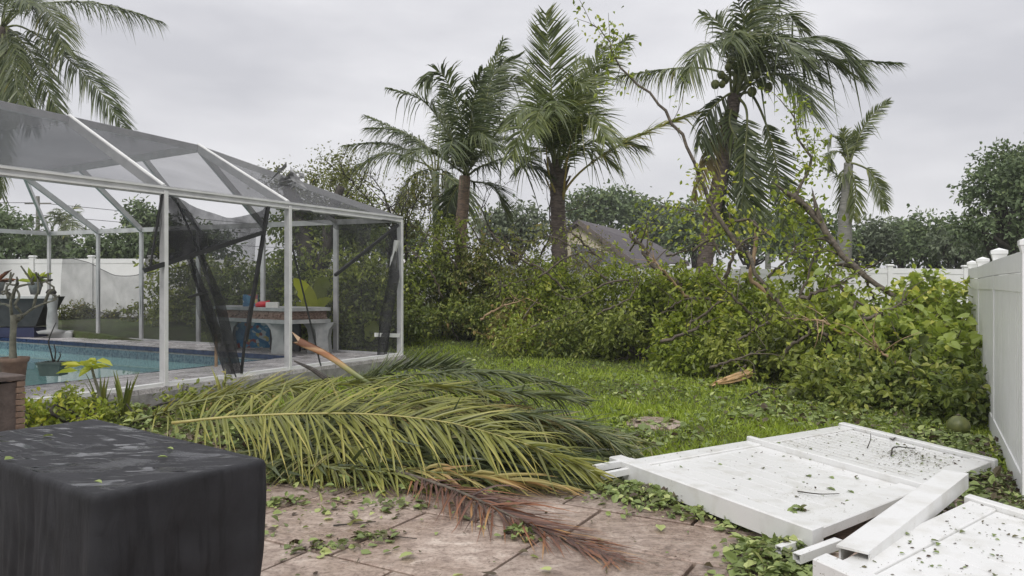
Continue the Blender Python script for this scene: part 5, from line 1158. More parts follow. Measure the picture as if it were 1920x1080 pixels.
branch('fallen_branch', 'bright leafed bough in front of the hanging palm fronds', [(1350, 480, 12.2), (1330, 430, 12.2), (1335, 390, 12.2), (1345, 350, 12.2)], .035, .01, 'bark_brown', 11, 190, .11, 'leaf_bright', 82, tint0=.65, lspread=.17)
rb_ = R(555)
for k, (x0, y0, x1, y1, d, lab) in enumerate([(1010, 520, 1110, 470, 15.4, 'thin pale branch slanting up before the red palm trunk'), (1120, 590, 1200, 530, 14.4, 'thin branch rising from the low dark shrub'), (1330, 560, 1240, 585, 13.4, 'bare grey twig lying level in the middle heap'), (1290, 610, 1370, 545, 12.6, 'slanting bare twig below the leaning coconut trunk'),
        (1380, 640, 1470, 590, 11.4, 'bare twig above the broken log'), (1600, 640, 1510, 600, 10.4, 'reddish bare twig left of the slender curved stem'), (1250, 480, 1330, 455, 13.8, 'wiry twig sticking up right of the house roof'), (1440, 520, 1500, 455, 11.9, 'forked bare twig beside the elbow branch'),
        (930, 560, 1000, 520, 16.6, 'thin bare branch in the olive hedge shrub'), (1640, 560, 1560, 470, 11.4, 'long thin twig crossing the far white fence'), (1330, 690, 1440, 655, 11.0, 'low bare branch at the lawn edge behind the log'), (1700, 690, 1640, 650, 9.3, 'bare brown twig in the dark heap near the right fence'), (860, 505, 800, 440, 17.8, 'dark bare branch in the hedge by the cage corner'), (1180, 470, 1225, 430, 14.6, 'twig with withered leaves before the shingle roof'), (1060, 545, 960, 470, 16.0, 'long pale limb leaning left out of the middle hedge'), (1000, 500, 905, 415, 17.2, 'bare limb rising left of the red palm above the hedge'), (1120, 480, 1060, 425, 15.8, 'forked grey limb crossing the beige gable'), (1290, 560, 1215, 480, 13.6, 'grey limb leaning left below the shingle roof'), (1360, 520, 1450, 430, 12.0, 'bare limb slanting before the hanging fronds'), (1420, 600, 1330, 500, 11.9, 'long bare limb leaning left over the middle heap'), (1500, 560, 1600, 520, 11.0, 'pale limb lying level above the heart leaved shrubs'), (1620, 600, 1700, 560, 10.0, 'peeled limb end among the heart leaved shrubs'), (830, 560, 770, 470, 17.4, 'dark limb leaning against the cage corner'), (900, 600, 990, 560, 16.2, 'thin dark limb low in the left hedge'), (1240, 640, 1330, 600, 12.4, 'thin grey limb low above the lawn edge'), (1470, 660, 1540, 600, 10.5, 'brown limb leaning against the dark stump')]):
    mx, my = (x0+x1)/2+rb_.uniform(-18, 18), (y0+y1)/2+rb_.uniform(-16, 10)
    branch('bare_branch', lab, [(x0, y0, d), (mx, my, d-.25), (x1, y1, d-.15)], .05 if k > 13 else .036, .014,  ['bark', 'bark_brown', 'wood_peel' if k % 2 else 'bark'][k % 3], 8, 36 if k > 13 else 50, .09, 'leaf_bright', 560+k, lspread=.08, tint0=.6)
def log_piece():
    rng = R(9); a, b = GZ(1342, 722, .1), GZ(1408, 704, .15); root = empty('broken_log', a, 'pale splintered log end lying on the lawn', 'log')
    C = catmull([a+A3(0, 0, .03), (a+b)/2+A3(0, 0, .035), b+A3(0, 0, .06)], 14); t = unit(b-a); sd = unit(np.cross(t, A3(0, 0, 1))); u = np.cross(sd, t); n = 18
    ridge = 1+rng.normal(0, .16, n); V = []
    for i, c in enumerate(C):
        f = i/13
        for k in range(n):
            an = k/n*2*math.pi; r = .08*ridge[k]*np.interp(f, [0, .3, .6, 1], [.35, .8, 1, .92])*(1+rng.normal(0, .03)); sh = t*(rng.uniform(-.12, .05)*(1 if i in (0, 13) else 0))
            V.append(c+sd*math.cos(an)*r+u*math.sin(an)*r*.8+sh)
    V += [C[0]+t*.08, C[-1]-t*.05]; m0 = len(C)*n
    Q = [(i*n+k, i*n+(k+1) % n, (i+1)*n+(k+1) % n, (i+1)*n+k) for i in range(13) for k in range(n)]
    T = [(m0, (k+1) % n, k) for k in range(n)]+[(m0+1, 13*n+k, 13*n+(k+1) % n) for k in range(n)]
    MB().add(V, Q, T).build('splintered_wood', M['wood_raw'], root)
    for k in range(6):
        p = C[3]+sd*rng.normal(0, .03)+u*rng.uniform(0, .04); MB().beam(p, p-t*rng.uniform(.12, .3)+u*rng.normal(0, .02), .02, .012, w2=.003, h2=.003).build('splinter', M['wood_raw'], root)
    MB().tube(catmull([C[9]+u*.04, C[10]+u*.09, C[11]+u*.12], 5), [.03, .028, .025, .02, .015], 7, jit=.2, rng=rng).build('knot', M['bark_brown'], root)
    st = V[7*n:7*n+n]; MB().tube(C[6:14]-u*.03, [.056, .06, .062, .062, .062, .061, .06, .058], 12, jit=.08, rng=rng).build('bark', M['bark'], root)
log_piece()
def coco(px, py, r, label, seed):
    p = GZ(px, py, r*.6); p[2] = max(r*.75, float(ground_z(p[0], p[1]))+r*.7); pr = [(0, -1), (.5, -.9), (.86, -.5), (1, 0), (.9, .48), (.55, .88), (.2, 1.05), (0, 1.08)]
    root = empty('fallen_coconut', p, label, 'coconut')
    MB().lathe(p, [(a*r, z*r*.92) for a, z in pr], 14).build('husk', M['coconut'], root, True); MB().lathe(p+A3(0, 0, r*.95), [(.12*r, 0), (.22*r, .05*r), (.1*r, .16*r), (0, .17*r)], 8).build('stem_end', M['bark_brown'], root, True)
coco(1797, 802, .11, 'green coconut on the grass beside the right fence', 1); coco(1231, 674, .13, 'green coconut at the lawn edge below the shrubs', 2); coco(1490, 744, .1, 'green coconut half hidden in the right leaf heap', 3)

# ------------------------------------------------------------------ grass and leaf litter
def in_patio(x, y):
    pu = x*U2[0]+y*U2[1]; return pu < PU1-.02
def grass():
    rng = R(91); n = 170000
    d = 1/(rng.uniform(1/20.0, 1/5.6, n)); d = np.where(rng.rand(n) < .45, rng.uniform(6, 20, n), d); x = rng.uniform(-.42, .72, n)*d
    pu = x*U2[0]+d*U2[1]; edge = PU1+.08*np.sin(x*5)+.05*np.sin(x*13+1)
    du = (x-C2[0])*U2[0]+(d-C2[1])*U2[1]; dv = (x-C2[0])*V2[0]+(d-C2[1])*V2[1]; cage_in = (du < .15) & (dv < .15)
    bare = np.hypot((x-1.53)/.26, (d-8.0)/.3) < 1
    fence_r = (x-3.47)*(-.87)+(d-5.1)*.49
    e0 = (x-.90)*(7.42-5.93)-(d-5.93)*(3.27-.90); e1 = (x-3.27)*(5.88-7.42)-(d-7.42)*(3.77-3.27)
    on_panel = (e0 > -.05) & (e1 > -.05)
    keep = (pu > edge) & ~on_panel & ~cage_in & ~bare & ((x-3.47) < (d-5.1)*.56+.1)
    x, d = x[keep], d[keep]; n = len(x); h = rng.uniform(.03, .085, n)*(.85+.28*np.sin(x*2.3+1)*np.sin(d*1.9))*np.where(rng.rand(n) < .02, 1.6, 1)
    pos = np.stack([x, d, ground_z(x, d)-.005], 1); ax = unit(rng.normal(0, .55, (n, 3))*A3(1, 1, .2)+A3(0, 0, .8))
    patch = .5+.28*np.sin(x*1.7+np.sin(d*1.1)*1.4)*np.cos(d*.8+x*.4)+.12*np.sin(x*6+d*4)
    V, Q, T, ti = leaf_geo(pos, ax, h*1.25, rng, 'blade', np.clip(patch*.65+.16+rng.normal(0, .2, n), 0, 1), .16, nrm=unit(rng.normal(0, 1, (n, 3))+A3(0, -.6, .2)))
    o = MB().add(V, Q, T, ti).build('lawn_grass', M['grass']); tag(o, 'short bright green lawn grass strewn with leaves', 'grass', kind='stuff')
grass()
def stepping_stone():
    rng = R(93); c = A3(1.53, 8.0, 0); g = float(ground_z(c[0], c[1])); n = 11; V = []
    rr = rng.uniform(.85, 1.12, n)
    for z, k in ((g-.05, 1), (g+.022, 1), (g+.034, .93)):
        for i in range(n): a = i/n*2*math.pi; V.append((c[0]+.3*rr[i]*k*math.cos(a), c[1]+.34*rr[i]*k*math.sin(a), z+rng.normal(0, .002)))
    V.append((c[0], c[1], g+.036))
    Q = [(l*n+i, l*n+(i+1) % n, (l+1)*n+(i+1) % n, (l+1)*n+i) for l in range(2) for i in range(n)]; T = [(2*n+i, 2*n+(i+1) % n, 3*n) for i in range(n)]
    tag(MB().add(V, Q, T).build('stepping_stone', M['slab'], loc=(c[0], c[1], g)), 'pale flat stepping stone half buried in the lawn', 'stone')
stepping_stone()
def litter(name, label, spots, seed, size=.06, mat='litter', tint0=.55, hz=.04, kind='ovate', twigs=0):
    """fallen leaves in drifts. spots: (x, y, rx, ry, n, pile height)"""
    rng = R(seed); PP = []; HH = []
    for (x, y, rx, ry, n, hp) in spots:
        a = rng.normal(0, .5, (n, 2)); px = x+a[:, 0]*rx; py = y+a[:, 1]*ry; fall = np.exp(-(a**2).sum(1)*1.2)
        g = np.maximum(ground_z(px, py), np.where(in_patio(px, py), .004, -1)); z = g+.006+rng.rand(n)*hp*fall
        PP.append(np.stack([px, py, z], 1))
    pos = np.concatenate(PP); n = len(pos); ax = unit(rng.normal(0, 1, (n, 3))*A3(1, 1, .35)); nr = unit(rng.normal(0, .42, (n, 3))+A3(0, 0, 1))
    V, Q, T, ti = leaf_geo(pos, ax, size*(.35+1.15*rng.rand(n)**1.5), rng, kind, np.clip(tint0+rng.normal(0, .3, n), 0, 1), .62, nrm=nr)
    V[:, 2] = np.maximum(V[:, 2], .004)
    o = MB().add(V, Q, T, ti).build(name, M[mat]); tag(o, label, 'leaves', kind='stuff')
def g2(px, py): p = GZ(px, py); return p[0], p[1]
litter('lawn_litter', 'torn green leaves scattered over the lawn', [(1.5, 9, 3.2, 3.4, 700, .05), (3.4, 8.2, 1.6, 1.0, 900, .1), (2.6, 12, 3, 3.5, 700, .05), (.8, 7.2, 1.3, .6, 900, .06), (1.5, 7.8, .5, .35, 130, .05), (1.3, 8.2, .3, .2, 60, .06), (3.9, 6.9, .9, 1.2, 1000, .12), (4.6, 9.5, 1.6, 1.6, 2200, .2), (2.6, 10.5, 2.2, 1.8, 700, .07), (-.2, 14.5, 2, 3, 700, .03)], 95, .075)
litter('patio_litter', 'green and brown leaf drifts on the patio stones', [(*g2(540, 945), .2, .14, 70, .03), (*g2(600, 1030), .2, .1, 60, .03), (*g2(700, 1010), .16, .08, 45, .03), (*g2(640, 960), .5, .25, 60, .01), (*g2(740, 950), .3, .16, 55, .03), (*g2(975, 1005), .13, .1, 60, .05), (*g2(560, 910), .4, .2, 60, .02), (*g2(950, 910), .5, .16, 160, .04), (*g2(1090, 835), .4, .2, 220, .08), (*g2(1120, 870), .3, .15, 90, .03), (*g2(660, 1010), 1.4, .7, 50, .005), (*g2(1150, 1000), 1.6, .8, 25, .004)], 96, .058, tint0=.5)
litter('panel_edge_litter', 'heap of fresh green leaves along the fallen panel edge', [(*g2(1180, 930), .3, .25, 320, .08), (*g2(1240, 945), .3, .2, 260, .07), (*g2(1320, 970), .22, .12, 140, .06), (*g2(1390, 990), .16, .1, 120, .05), (*g2(1440, 1060), .22, .3, 420, .12), (*g2(1490, 1050), .16, .2, 300, .12), (*g2(1500, 1000), .14, .08, 180, .16), (*g2(1460, 1090), .25, .2, 260, .1)], 97, .062, tint0=.62)
litter('fence_foot_litter', 'dark wet leaves packed between the panels and right fence', [(3.5, 5.5, .5, .7, 900, .1), (3.0, 4.75, .5, .3, 420, .08), (4.1, 6.6, .8, .8, 900, .12), (3.3, 5.0, .3, .4, 300, .08)], 98, .06, tint0=.4)
litter('pile_litter', 'broken leaves caught under the palm frond heap', [(-.9, 6.0, 1.2, .7, 1100, .16), (.3, 6.0, .9, .5, 500, .1), (-2.6, 7.2, 1.2, .8, 1400, .2), (-3.6, 8.0, 1.0, .5, 900, .15), (-4.4, 8.4, .8, .5, 700, .14)], 99, .075, tint0=.55)

def panel_bits():
    rng = R(131); P_ = []
    for mp_, n, f in ((mp1, 380, lambda a, b: .1), (mp2, 240, lambda a, b: .103)):
        for k in range(n):
            a = rng.rand()**(.75 if mp_ is mp1 else 1); b = rng.uniform(.02, .98 if mp_ is mp1 else .5); q = mp_(a, b, .0975)
            if b < .1 or b > .9: q = q+A3(0, 0, .015)
            P_.append(q)
    for k in range(500):
        a, b = rng.normal(.84, .06), rng.normal(.7, .12); P_.append(mp1(min(a, .98), min(b, .97), .099+.01*rng.rand()))
    pos = np.array(P_); n = len(pos); ax = unit(rng.normal(0, 1, (n, 3))*A3(1, 1, .1)); sz = .006+.024*rng.rand(n)**3
    V, Q, T, ti = leaf_geo(pos, ax, sz, rng, 'ovate', np.clip(rng.normal(.2, .2, n), 0, 1), .6, nrm=unit(rng.normal(0, .25, (n, 3))+A3(0, 0, 1)))
    tag(MB().add(V, Q, T, ti).build('panel_debris', M['litter']), 'tiny shreds of leaf and dirt on the fallen panels', 'debris', kind='stuff')
panel_bits()
def patio_specks():
    rng = R(141); n = 420; d = rng.uniform(3.6, 6.2, n); x = rng.uniform(-.42, .3, n)*d; pos = np.stack([x, d, np.full(n, .009)], 1); ax = unit(rng.normal(0, 1, (n, 3))*A3(1, 1, .05))
    V, Q, T, ti = leaf_geo(pos, ax, .01+.07*rng.rand(n)**2.5, rng, 'blade', np.clip(rng.normal(.08, .1, n), 0, 1), .1, nrm=unit(rng.normal(0, .2, (n, 3))+A3(0, 0, 1)))
    V[:, 2] = np.maximum(V[:, 2], .0065)
    tag(MB().add(V, Q, T, ti).build('patio_specks', M['litter']), 'brown needles and bits of twig sprinkled on the patio stones', 'debris', kind='stuff')
patio_specks()
def one_leaf(p, size, rng, label, group, tint, nrm=None, kind='ovate', mat='litter'):
    a = rng.uniform(0, 6.28); ax = A3(math.cos(a), math.sin(a), 0)
    V, Q, T, ti = leaf_geo(np.array([p]), np.array([ax]), size, rng, kind, tint, .6, nrm=np.array([unit(A3(rng.normal(0, .12), rng.normal(0, .12), 1))]))
    o = MB().add(V, Q, T, ti).build('leaf', M[mat], loc=p); tag(o, label, 'leaf', group)
rng = R(120)
for (px, py, s, lab) in ((100, 816, .04, 'pale leaf on the wet far end of the black table cover'), (176, 902, .032, 'small pale leaf just behind the near corner of the black cover'), (295, 857, .034, 'nearer of two small leaves on the right half of the black cover'), (312, 840, .032, 'farther of two small leaves on the right half of the black cover'), (8, 862, .04, 'green leaf on the black cover at the left image edge')):
    one_leaf(GZ(px, py, .903), s, rng, lab, None, rng.uniform(.75, .95))
for (a, b, s) in ((.18, .5, .045), (.3, .42, .05), (.1, .2, .04), (.22, .25, .04), (.35, .62, .07), (.4, .66, .06), (.3, .75, .07), (.33, .82, .06), (.45, .75, .05), (.62, .3, .05), (.16, .75, .04), (.26, .9, .06), (.3, .93, .07), (.55, .15, .06), (.6, .1, .06)):
    one_leaf(mp1(a, b, .1), s, rng, 'fallen leaf stuck to the larger fallen fence panel', 'leaves on the larger panel', rng.uniform(.2, .85))
for k in range(26):
    a, b = rng.uniform(.08, .95), rng.uniform(.02, .5); one_leaf(mp2(a, b, .102 if b > .1 else .118), rng.uniform(.02, .045), rng, 'wet leaf stuck to the fallen panel in the lower right corner', 'leaves on the corner panel', rng.uniform(.15, .7))
for (px, py, s, lab, t, kd) in ((773, 1038, .085, 'single upturned pale green leaf on the bare patio', .9, 'heart'), (925, 1078, .08, 'reddish brown leaf at the bottom edge of the patio', .05, 'heart'), (1032, 1068, .06, 'bright yellow green leaf by the tip of the dead frond', 1.0, 'heart'), (503, 999, .06, 'curled green leaf beside the black table cover', .7, 'heart')):
    one_leaf(GZ(px, py, .02), s, rng, lab, None, t, kind=kd)
def stick(pts, r, label, mat='bark_dark'):
    tag(MB().tube(catmull(pts, 7), np.linspace(r, r*.5, 7), 5).build('twig', M[mat], loc=pts[0]), label, 'twig')
stick([mp1(.2, .72, .105), mp1(.22, .8, .115), mp1(.28, .83, .105)], .005, 'thin dark twig lying on the larger fallen panel')
stick([mp1(.78, .62, .105), mp1(.84, .58, .14), mp1(.93, .62, .11)], .008, 'dark forked twig on the ribbed half of the fallen panel')
stick([mp1(.80, .45, .1), mp1(.81, .46, .17), mp1(.82, .45, .22)], .005, 'thin dark twig sticking up from the ribbed half of the panel')
stick([GZ(625, 985, .01), GZ(660, 982, .015), GZ(705, 978, .01)], .006, 'short dark twig among leaves on the patio')
stick([GZ(700, 1008, .01), GZ(740, 1006, .012), GZ(782, 1010, .01)], .005, 'thin dark twig lying right of the patio leaf drift')

# ------------------------------------------------------------------ the heap of fallen palm fronds
def fallen_frond(label, ctrl, mat, seed, n=80, Lf=.8, w=.04, droop=.3, vee=.15, r0=.012, rmat='rachis_green', sep=True, tint=(.5, .14), s0=.1, a0=.55, a1=1.1, up=(0, 0, 1), tipfade=.35, minz=.02, sides=(1, -1), fold=.35, seg=5, group=None, gap=.05):
    rng = R(seed); ctrl = [np.array(c, float) for c in ctrl]; root = empty('fallen_palm_frond', ctrl[0]*A3(1, 1, 0), label, 'palm frond', group)
    C, rd, out = frond_geo(ctrl, rng, n=n, Lf=Lf, w=w, droop=droop, vee=vee, seg=seg, s0=s0, fold=fold, tint=tint, r0=r0, sep=sep, a0=a0, a1=a1, up=up, tipfade=tipfade, sides=sides, gap=gap, kink=.3, brown=5.0, ajit=.15)
    MB().tube(C[::2], np.maximum(rd[::2], .005), 6).build('rachis', M[rmat], root, True)
    if sep:
        for V, Q, T in out:
            V = V.copy(); V[:, 2] = np.maximum(V[:, 2], minz+.01*np.sin(V[:, 0]*30)**2); MB().add(V, Q, tint=T).build('leaflet', M[mat], root)
    else:
        m = MB()
        for V, Q, T in out: V[:, 2] = np.maximum(V[:, 2], minz+.01*np.sin(V[:, 0]*30)**2); m.add(V, Q, tint=T)
        m.build('leaflets', M[mat], root)['kind'] = 'stuff'
    return root
fallen_frond('big yellow green palm frond on top of the heap', [P(322, 793, 5.9), P(430, 782, 5.95), P(560, 776, 6.0), P(700, 777, 6.0), P(850, 794, 5.85), P(1000, 838, 5.6), P(1110, 885, 5.5)], 'frond_pile', 301, n=150, Lf=.7, w=.023, droop=.22, vee=.12, tint=(.45, .15), a0=.35, a1=1.25, s0=.06, up=(0, -.55, 1), r0=.013, rmat='rachis')
fallen_frond('reddish brown dead frond reaching onto the patio', [P(745, 884, 5.55), P(790, 898, 5.4), P(870, 926, 5.1), P(980, 978, 4.65), P(1080, 1022, 4.3), P(1150, 1058, 4.05)], 'frond_dead', 302, n=92, Lf=.6, w=.017, droop=.2, vee=.08, rmat='bark_brown', tint=(.42, .2), a0=.75, a1=1.38, s0=.08, r0=.016)
fallen_frond('dark blue green frond at the back right of the heap', [P(690, 712, 7.6), P(800, 700, 7.6), P(920, 700, 7.5), P(1010, 714, 7.4), P(1080, 732, 7.3)], 'frond_blue', 303, n=84, Lf=.6, w=.022, droop=.3, vee=.1, tint=(.3, .14), a0=.5, a1=1.25, rmat='rachis_green')
fallen_frond('frond stretching right from the heap towards the fallen panel', [P(860, 820, 6.5), P(980, 806, 6.6), P(1090, 808, 6.7), P(1215, 832, 6.5)], 'frond_blue', 304, n=70, Lf=.5, w=.022, droop=.3, vee=.15, tint=(.5, .15), a0=.7, a1=1.3, rmat='rachis')
fallen_frond('olive frond lying along the near edge of the heap', [P(600, 858, 5.8), P(720, 868, 5.75), P(850, 880, 5.65), P(980, 892, 5.6), P(1160, 914, 5.45)], 'frond_blue', 305, n=84, Lf=.5, w=.022, droop=.25, vee=.12, tint=(.55, .2), a0=.55, a1=1.3)
fallen_frond('drooping frond below the black cover end of the heap', [P(440, 850, 6.0), P(540, 838, 5.95), P(640, 836, 5.9), P(760, 850, 5.8)], 'frond_pile', 306, n=76, Lf=.55, w=.024, droop=.45, vee=.1, tint=(.35, .2), a0=.3, a1=1.1, up=(0, -.4, 1))
fallen_frond('straw coloured dry frond in the middle of the heap', [P(620, 800, 6.5), P(760, 772, 6.6), P(900, 770, 6.6), P(1040, 795, 6.5)], 'frond_straw', 307, n=60, Lf=.5, w=.03, droop=.2, vee=.15, tint=(.4, .2), a0=.7, a1=1.3)
fallen_frond('long green frond along the back of the heap', [P(330, 760, 6.8), P(470, 735, 6.9), P(620, 722, 7.0), P(800, 725, 7.0), P(960, 745, 6.9)], 'frond_pile', 308, n=100, Lf=.62, w=.02, droop=.18, vee=.15, tint=(.3, .15), a0=.5, a1=1.25, s0=.08)
fallen_frond('upper left frond with leaflets spiking over the kerb', [P(250, 790, 7.2), P(350, 762, 7.3), P(470, 742, 7.4), P(600, 728, 7.5)], 'frond_pile', 309, n=70, Lf=.6, w=.022, droop=.1, vee=.35, tint=(.35, .18), a0=.6, a1=1.2)
fallen_frond('olive frond filling the heap behind the big one', [P(450, 800, 6.35), P(600, 764, 6.45), P(760, 752, 6.5), P(930, 775, 6.4), P(1060, 820, 6.2)], 'frond_pile', 310, n=110, Lf=.65, w=.02, droop=.22, vee=.15, tint=(.25, .17), a0=.6, a1=1.3)
fallen_frond('dull frond under the right end of the heap', [P(760, 850, 6.0), P(900, 838, 6.0), P(1020, 850, 5.95), P(1180, 880, 5.8)], 'frond_blue', 311, n=80, Lf=.5, w=.022, droop=.3, vee=.1, tint=(.3, .2), a0=.7, a1=1.3)
fallen_frond('dark green frond by the cage kerb corner', [P(640, 720, 8.4), P(720, 694, 8.6), P(800, 690, 8.5), P(900, 705, 8.2)], 'frond_blue', 312, n=66, Lf=.5, w=.022, droop=.15, vee=.2, tint=(.25, .14), a0=.6, a1=1.2, rmat='rachis_green')
fallen_frond('yellow striped frond sticking right past the dead frond', [P(720, 880, 5.6), P(820, 886, 5.5), P(940, 898, 5.4), P(1060, 914, 5.3)], 'frond_straw', 313, n=30, Lf=.5, w=.026, droop=.2, vee=.1, tint=(.7, .2), a0=1.0, a1=1.4)
fallen_frond('withered frond hanging off the front of the heap', [P(660, 838, 6.0), P(720, 842, 5.9), P(790, 868, 5.75), P(830, 884, 5.65)], 'frond_straw', 314, n=44, Lf=.42, w=.026, droop=.8, vee=-.1, tint=(.35, .25), a0=.2, a1=1.0, up=(0, -.7, .7))
fallen_frond('blue green frond just in front of the dark back frond', [P(700, 748, 7.0), P(850, 728, 7.1), P(980, 738, 7.0), P(1088, 752, 6.9)], 'frond_blue', 315, n=84, Lf=.55, w=.022, droop=.2, vee=.2, tint=(.3, .2), a0=.6, a1=1.25)
fallen_frond('dull frond spilling over the right shoulder of the heap', [P(790, 800, 6.4), P(940, 776, 6.4), P(1070, 796, 6.3), P(1190, 850, 6.1)], 'frond_blue', 316, n=84, Lf=.55, w=.022, droop=.25, vee=.15, tint=(.4, .22), a0=.6, a1=1.3)
fallen_frond('short olive frond at the front foot of the heap', [P(560, 872, 5.65), P(690, 882, 5.55), P(830, 902, 5.4)], 'frond_pile', 317, n=60, Lf=.4, w=.022, droop=.3, vee=.1, tint=(.25, .25), a0=.5, a1=1.2)
fallen_frond('torn frond pointing left towards the black cover', [P(690, 842, 5.95), P(600, 848, 5.85), P(520, 866, 5.75)], 'frond_blue', 318, n=50, Lf=.4, w=.024, droop=.35, vee=.1, tint=(.55, .25), a0=.5, a1=1.1)
fallen_frond('straw tinged frond between heap and lawn', [P(820, 748, 7.2), P(930, 760, 7.0), P(1030, 786, 6.8), P(1120, 812, 6.6)], 'frond_straw', 319, n=56, Lf=.42, w=.02, droop=.25, vee=.15, tint=(.2, .2), a0=.7, a1=1.3)
fallen_frond('upright tipped frond by the corner of the cage kerb', [P(640, 735, 7.9), P(720, 702, 8.1), P(800, 688, 8.2), P(880, 690, 8.2)], 'frond_blue', 320, n=60, Lf=.42, w=.02, droop=.02, vee=.55, tint=(.2, .15), a0=.7, a1=1.2)
def heap_core():
    """crushed older leaflets under the heap"""
    rng = R(330); n = 2600; px = rng.uniform(420, 1120, n); u = (px-420)/700; d = 5.7+rng.rand(n)*1.9; z = rng.rand(n)*.3*np.sin(np.clip(u*1.05+.02, 0, 1)*math.pi)**.6*np.clip((d-5.4)/.6, .2, 1)+.015
    x = (px-960)/FPX*d; ax = unit(np.stack([rng.normal(1, .5, n), rng.normal(-.2, .6, n), rng.normal(0, .15, n)], 1))
    V, Q, T, ti = leaf_geo(np.stack([x, d, z], 1), ax, rng.uniform(.3, .65, n), rng, 'blade', np.clip(rng.normal(.35, .25, n), 0, 1), .06)
    V[:, 2] = np.maximum(V[:, 2], .012)
    tag(MB().add(V, Q, T, ti).build('crushed_leaflets', M['frond_blue']), 'crushed palm leaflets filling the inside of the frond heap', 'leaflets', kind='stuff')
heap_core()
def stalk():
    rng = R(8); a, b = P(560, 640, 7.6), P(672, 706, 7.1); root = empty('broken_frond_stalk', b, 'broken orange frond stalk sticking up from the heap before the cage', 'frond stalk')
    C = catmull([b+A3(.2, 0, -.12), b, (a+b)/2+A3(0, 0, .03), a], 12); t = unit(C[-1]-C[0]); sd = unit(np.cross(t, A3(0, 1, 0))); V = []; k = 7
    for i, c in enumerate(C):
        w = np.interp(i, [0, 5, 11], [.02, .028, .04])
        for j in range(k):
            f = j/(k-1)*2-1; V.append(c+sd*f*w+A3(0, -1, 0)*(.012*(1-f*f))+(t*(.07*f+rng.uniform(-.03, .05)) if i == 11 else 0))
        for j in range(k):
            f = 1-j/(k-1)*2; V.append(c+sd*f*w+A3(0, 1, 0)*(.012*(1-f*f)))
    n = 2*k; Q = [(i*n+j, i*n+(j+1) % n, (i+1)*n+(j+1) % n, (i+1)*n+j) for i in range(11) for j in range(n)]
    m, nt, bs, out = nmat('stalk_skin'); l = nt.links.new
    co = nt.nodes.new('ShaderNodeNewGeometry').outputs['Position']; no = nn(nt, 'ShaderNodeTexNoise', Scale=4.0, Detail=5); l(co, no.inputs['Vector'])
    sp = nt.nodes.new('ShaderNodeSeparateXYZ'); l(co, sp.inputs['Vector']); ad = nt.nodes.new('ShaderNodeMath'); ad.operation = 'MULTIPLY_ADD'; ad.inputs[1].default_value = .28
    mr = nn(nt, 'ShaderNodeMapRange'); mr.inputs['From Min'].default_value = b[2]; mr.inputs['From Max'].default_value = a[2]; l(sp.outputs['Z'], mr.inputs['Value']); l(no.outputs['Fac'], ad.inputs[0]); l(mr.outputs['Result'], ad.inputs[2])
    rp = ramp(nt, [(.1, (.16, .19, .07)), (.38, (.3, .28, .11)), (.62, (.42, .25, .12)), (.8, (.3, .13, .06)), (.92, (.42, .26, .14)), (1, (.16, .07, .035))]); l(ad.outputs[0], rp.inputs['Fac']); l(rp.outputs['Color'], bs.inputs['Base Color']); bs.inputs['Roughness'].default_value = .45
    MB().add(V, Q).build('stalk', m, root, True)
    tv = [V[-n+2], V[-n+3], V[-n+4]]; tip = C[-1]+t*.14+sd*(-.05)
    MB().add([C[-1]-sd*.042, C[-1]+A3(0, -.02, 0), tip, C[-1]+sd*.042, C[-1]+t*.05+sd*.03], T=[(0, 1, 2), (1, 3, 4)]).build('splinter', M['wood_peel'], root)
stalk()
tag(MB().tube([P(552, 677, 7.9), P(585, 692, 7.6), P(615, 712, 7.3)], [.008, .022, .03], 7).build('pointed_stem', M['bark_dark'], loc=P(615, 712, 7.3)), 'dark pointed stem poking out left of the orange stalk', 'stem')

# ------------------------------------------------------------------ plants and pots at the left
def sword_plant(px, py, label, n, h, seed, spread=.5, mat='frond', d=None, tint=.6):
    rng = R(seed); b = GZ(px, py) if d is None else P(px, py, d); root = empty('spiky_plant', b, label, 'plant')
    for k in range(n):
        a = rng.uniform(0, 6.28); L_ = h*rng.uniform(.6, 1.1); o = A3(math.cos(a), math.sin(a), 0)*spread*rng.uniform(.3, 1); pts = catmull([b, b+o*L_*.35+A3(0, 0, L_*.55), b+o*L_*.8+A3(0, 0, L_*.95)], 7)
        sd = unit(np.cross(o, A3(0, 0, 1))); w = np.array([.02, .024, .024, .02, .014, .008, .001]); V = []
        for p, ww in zip(pts, w): V += [p-sd*ww, p+A3(0, 0, -ww*.3), p+sd*ww]
        Q = [(i*3+c, i*3+c+1, (i+1)*3+c+1, (i+1)*3+c) for i in range(6) for c in range(2)]
        MB().add(V, Q, tint=np.clip(np.repeat(rng.normal(tint, .15), 21), 0, 1)).build('blade', M[mat], root)
sword_plant(190, 790, 'spiky green plant between the cover and the cage kerb', 9, .62, 141); sword_plant(232, 795, 'second spiky plant right of the yellow leaved seedling', 8, .6, 142)
sword_plant(420, 770, 'upright bright blades under the torn screen bundle', 12, .5, 143, .7, 'frond_pile', tint=.6); sword_plant(110, 790, 'low arching blades at the foot of the brown block', 10, .35, 144, 1.0, 'frond_pile')
sword_plant(700, 735, 'dark upright blades at the cage corner kerb', 12, .4, 145, .6, 'frond_blue', tint=.25)
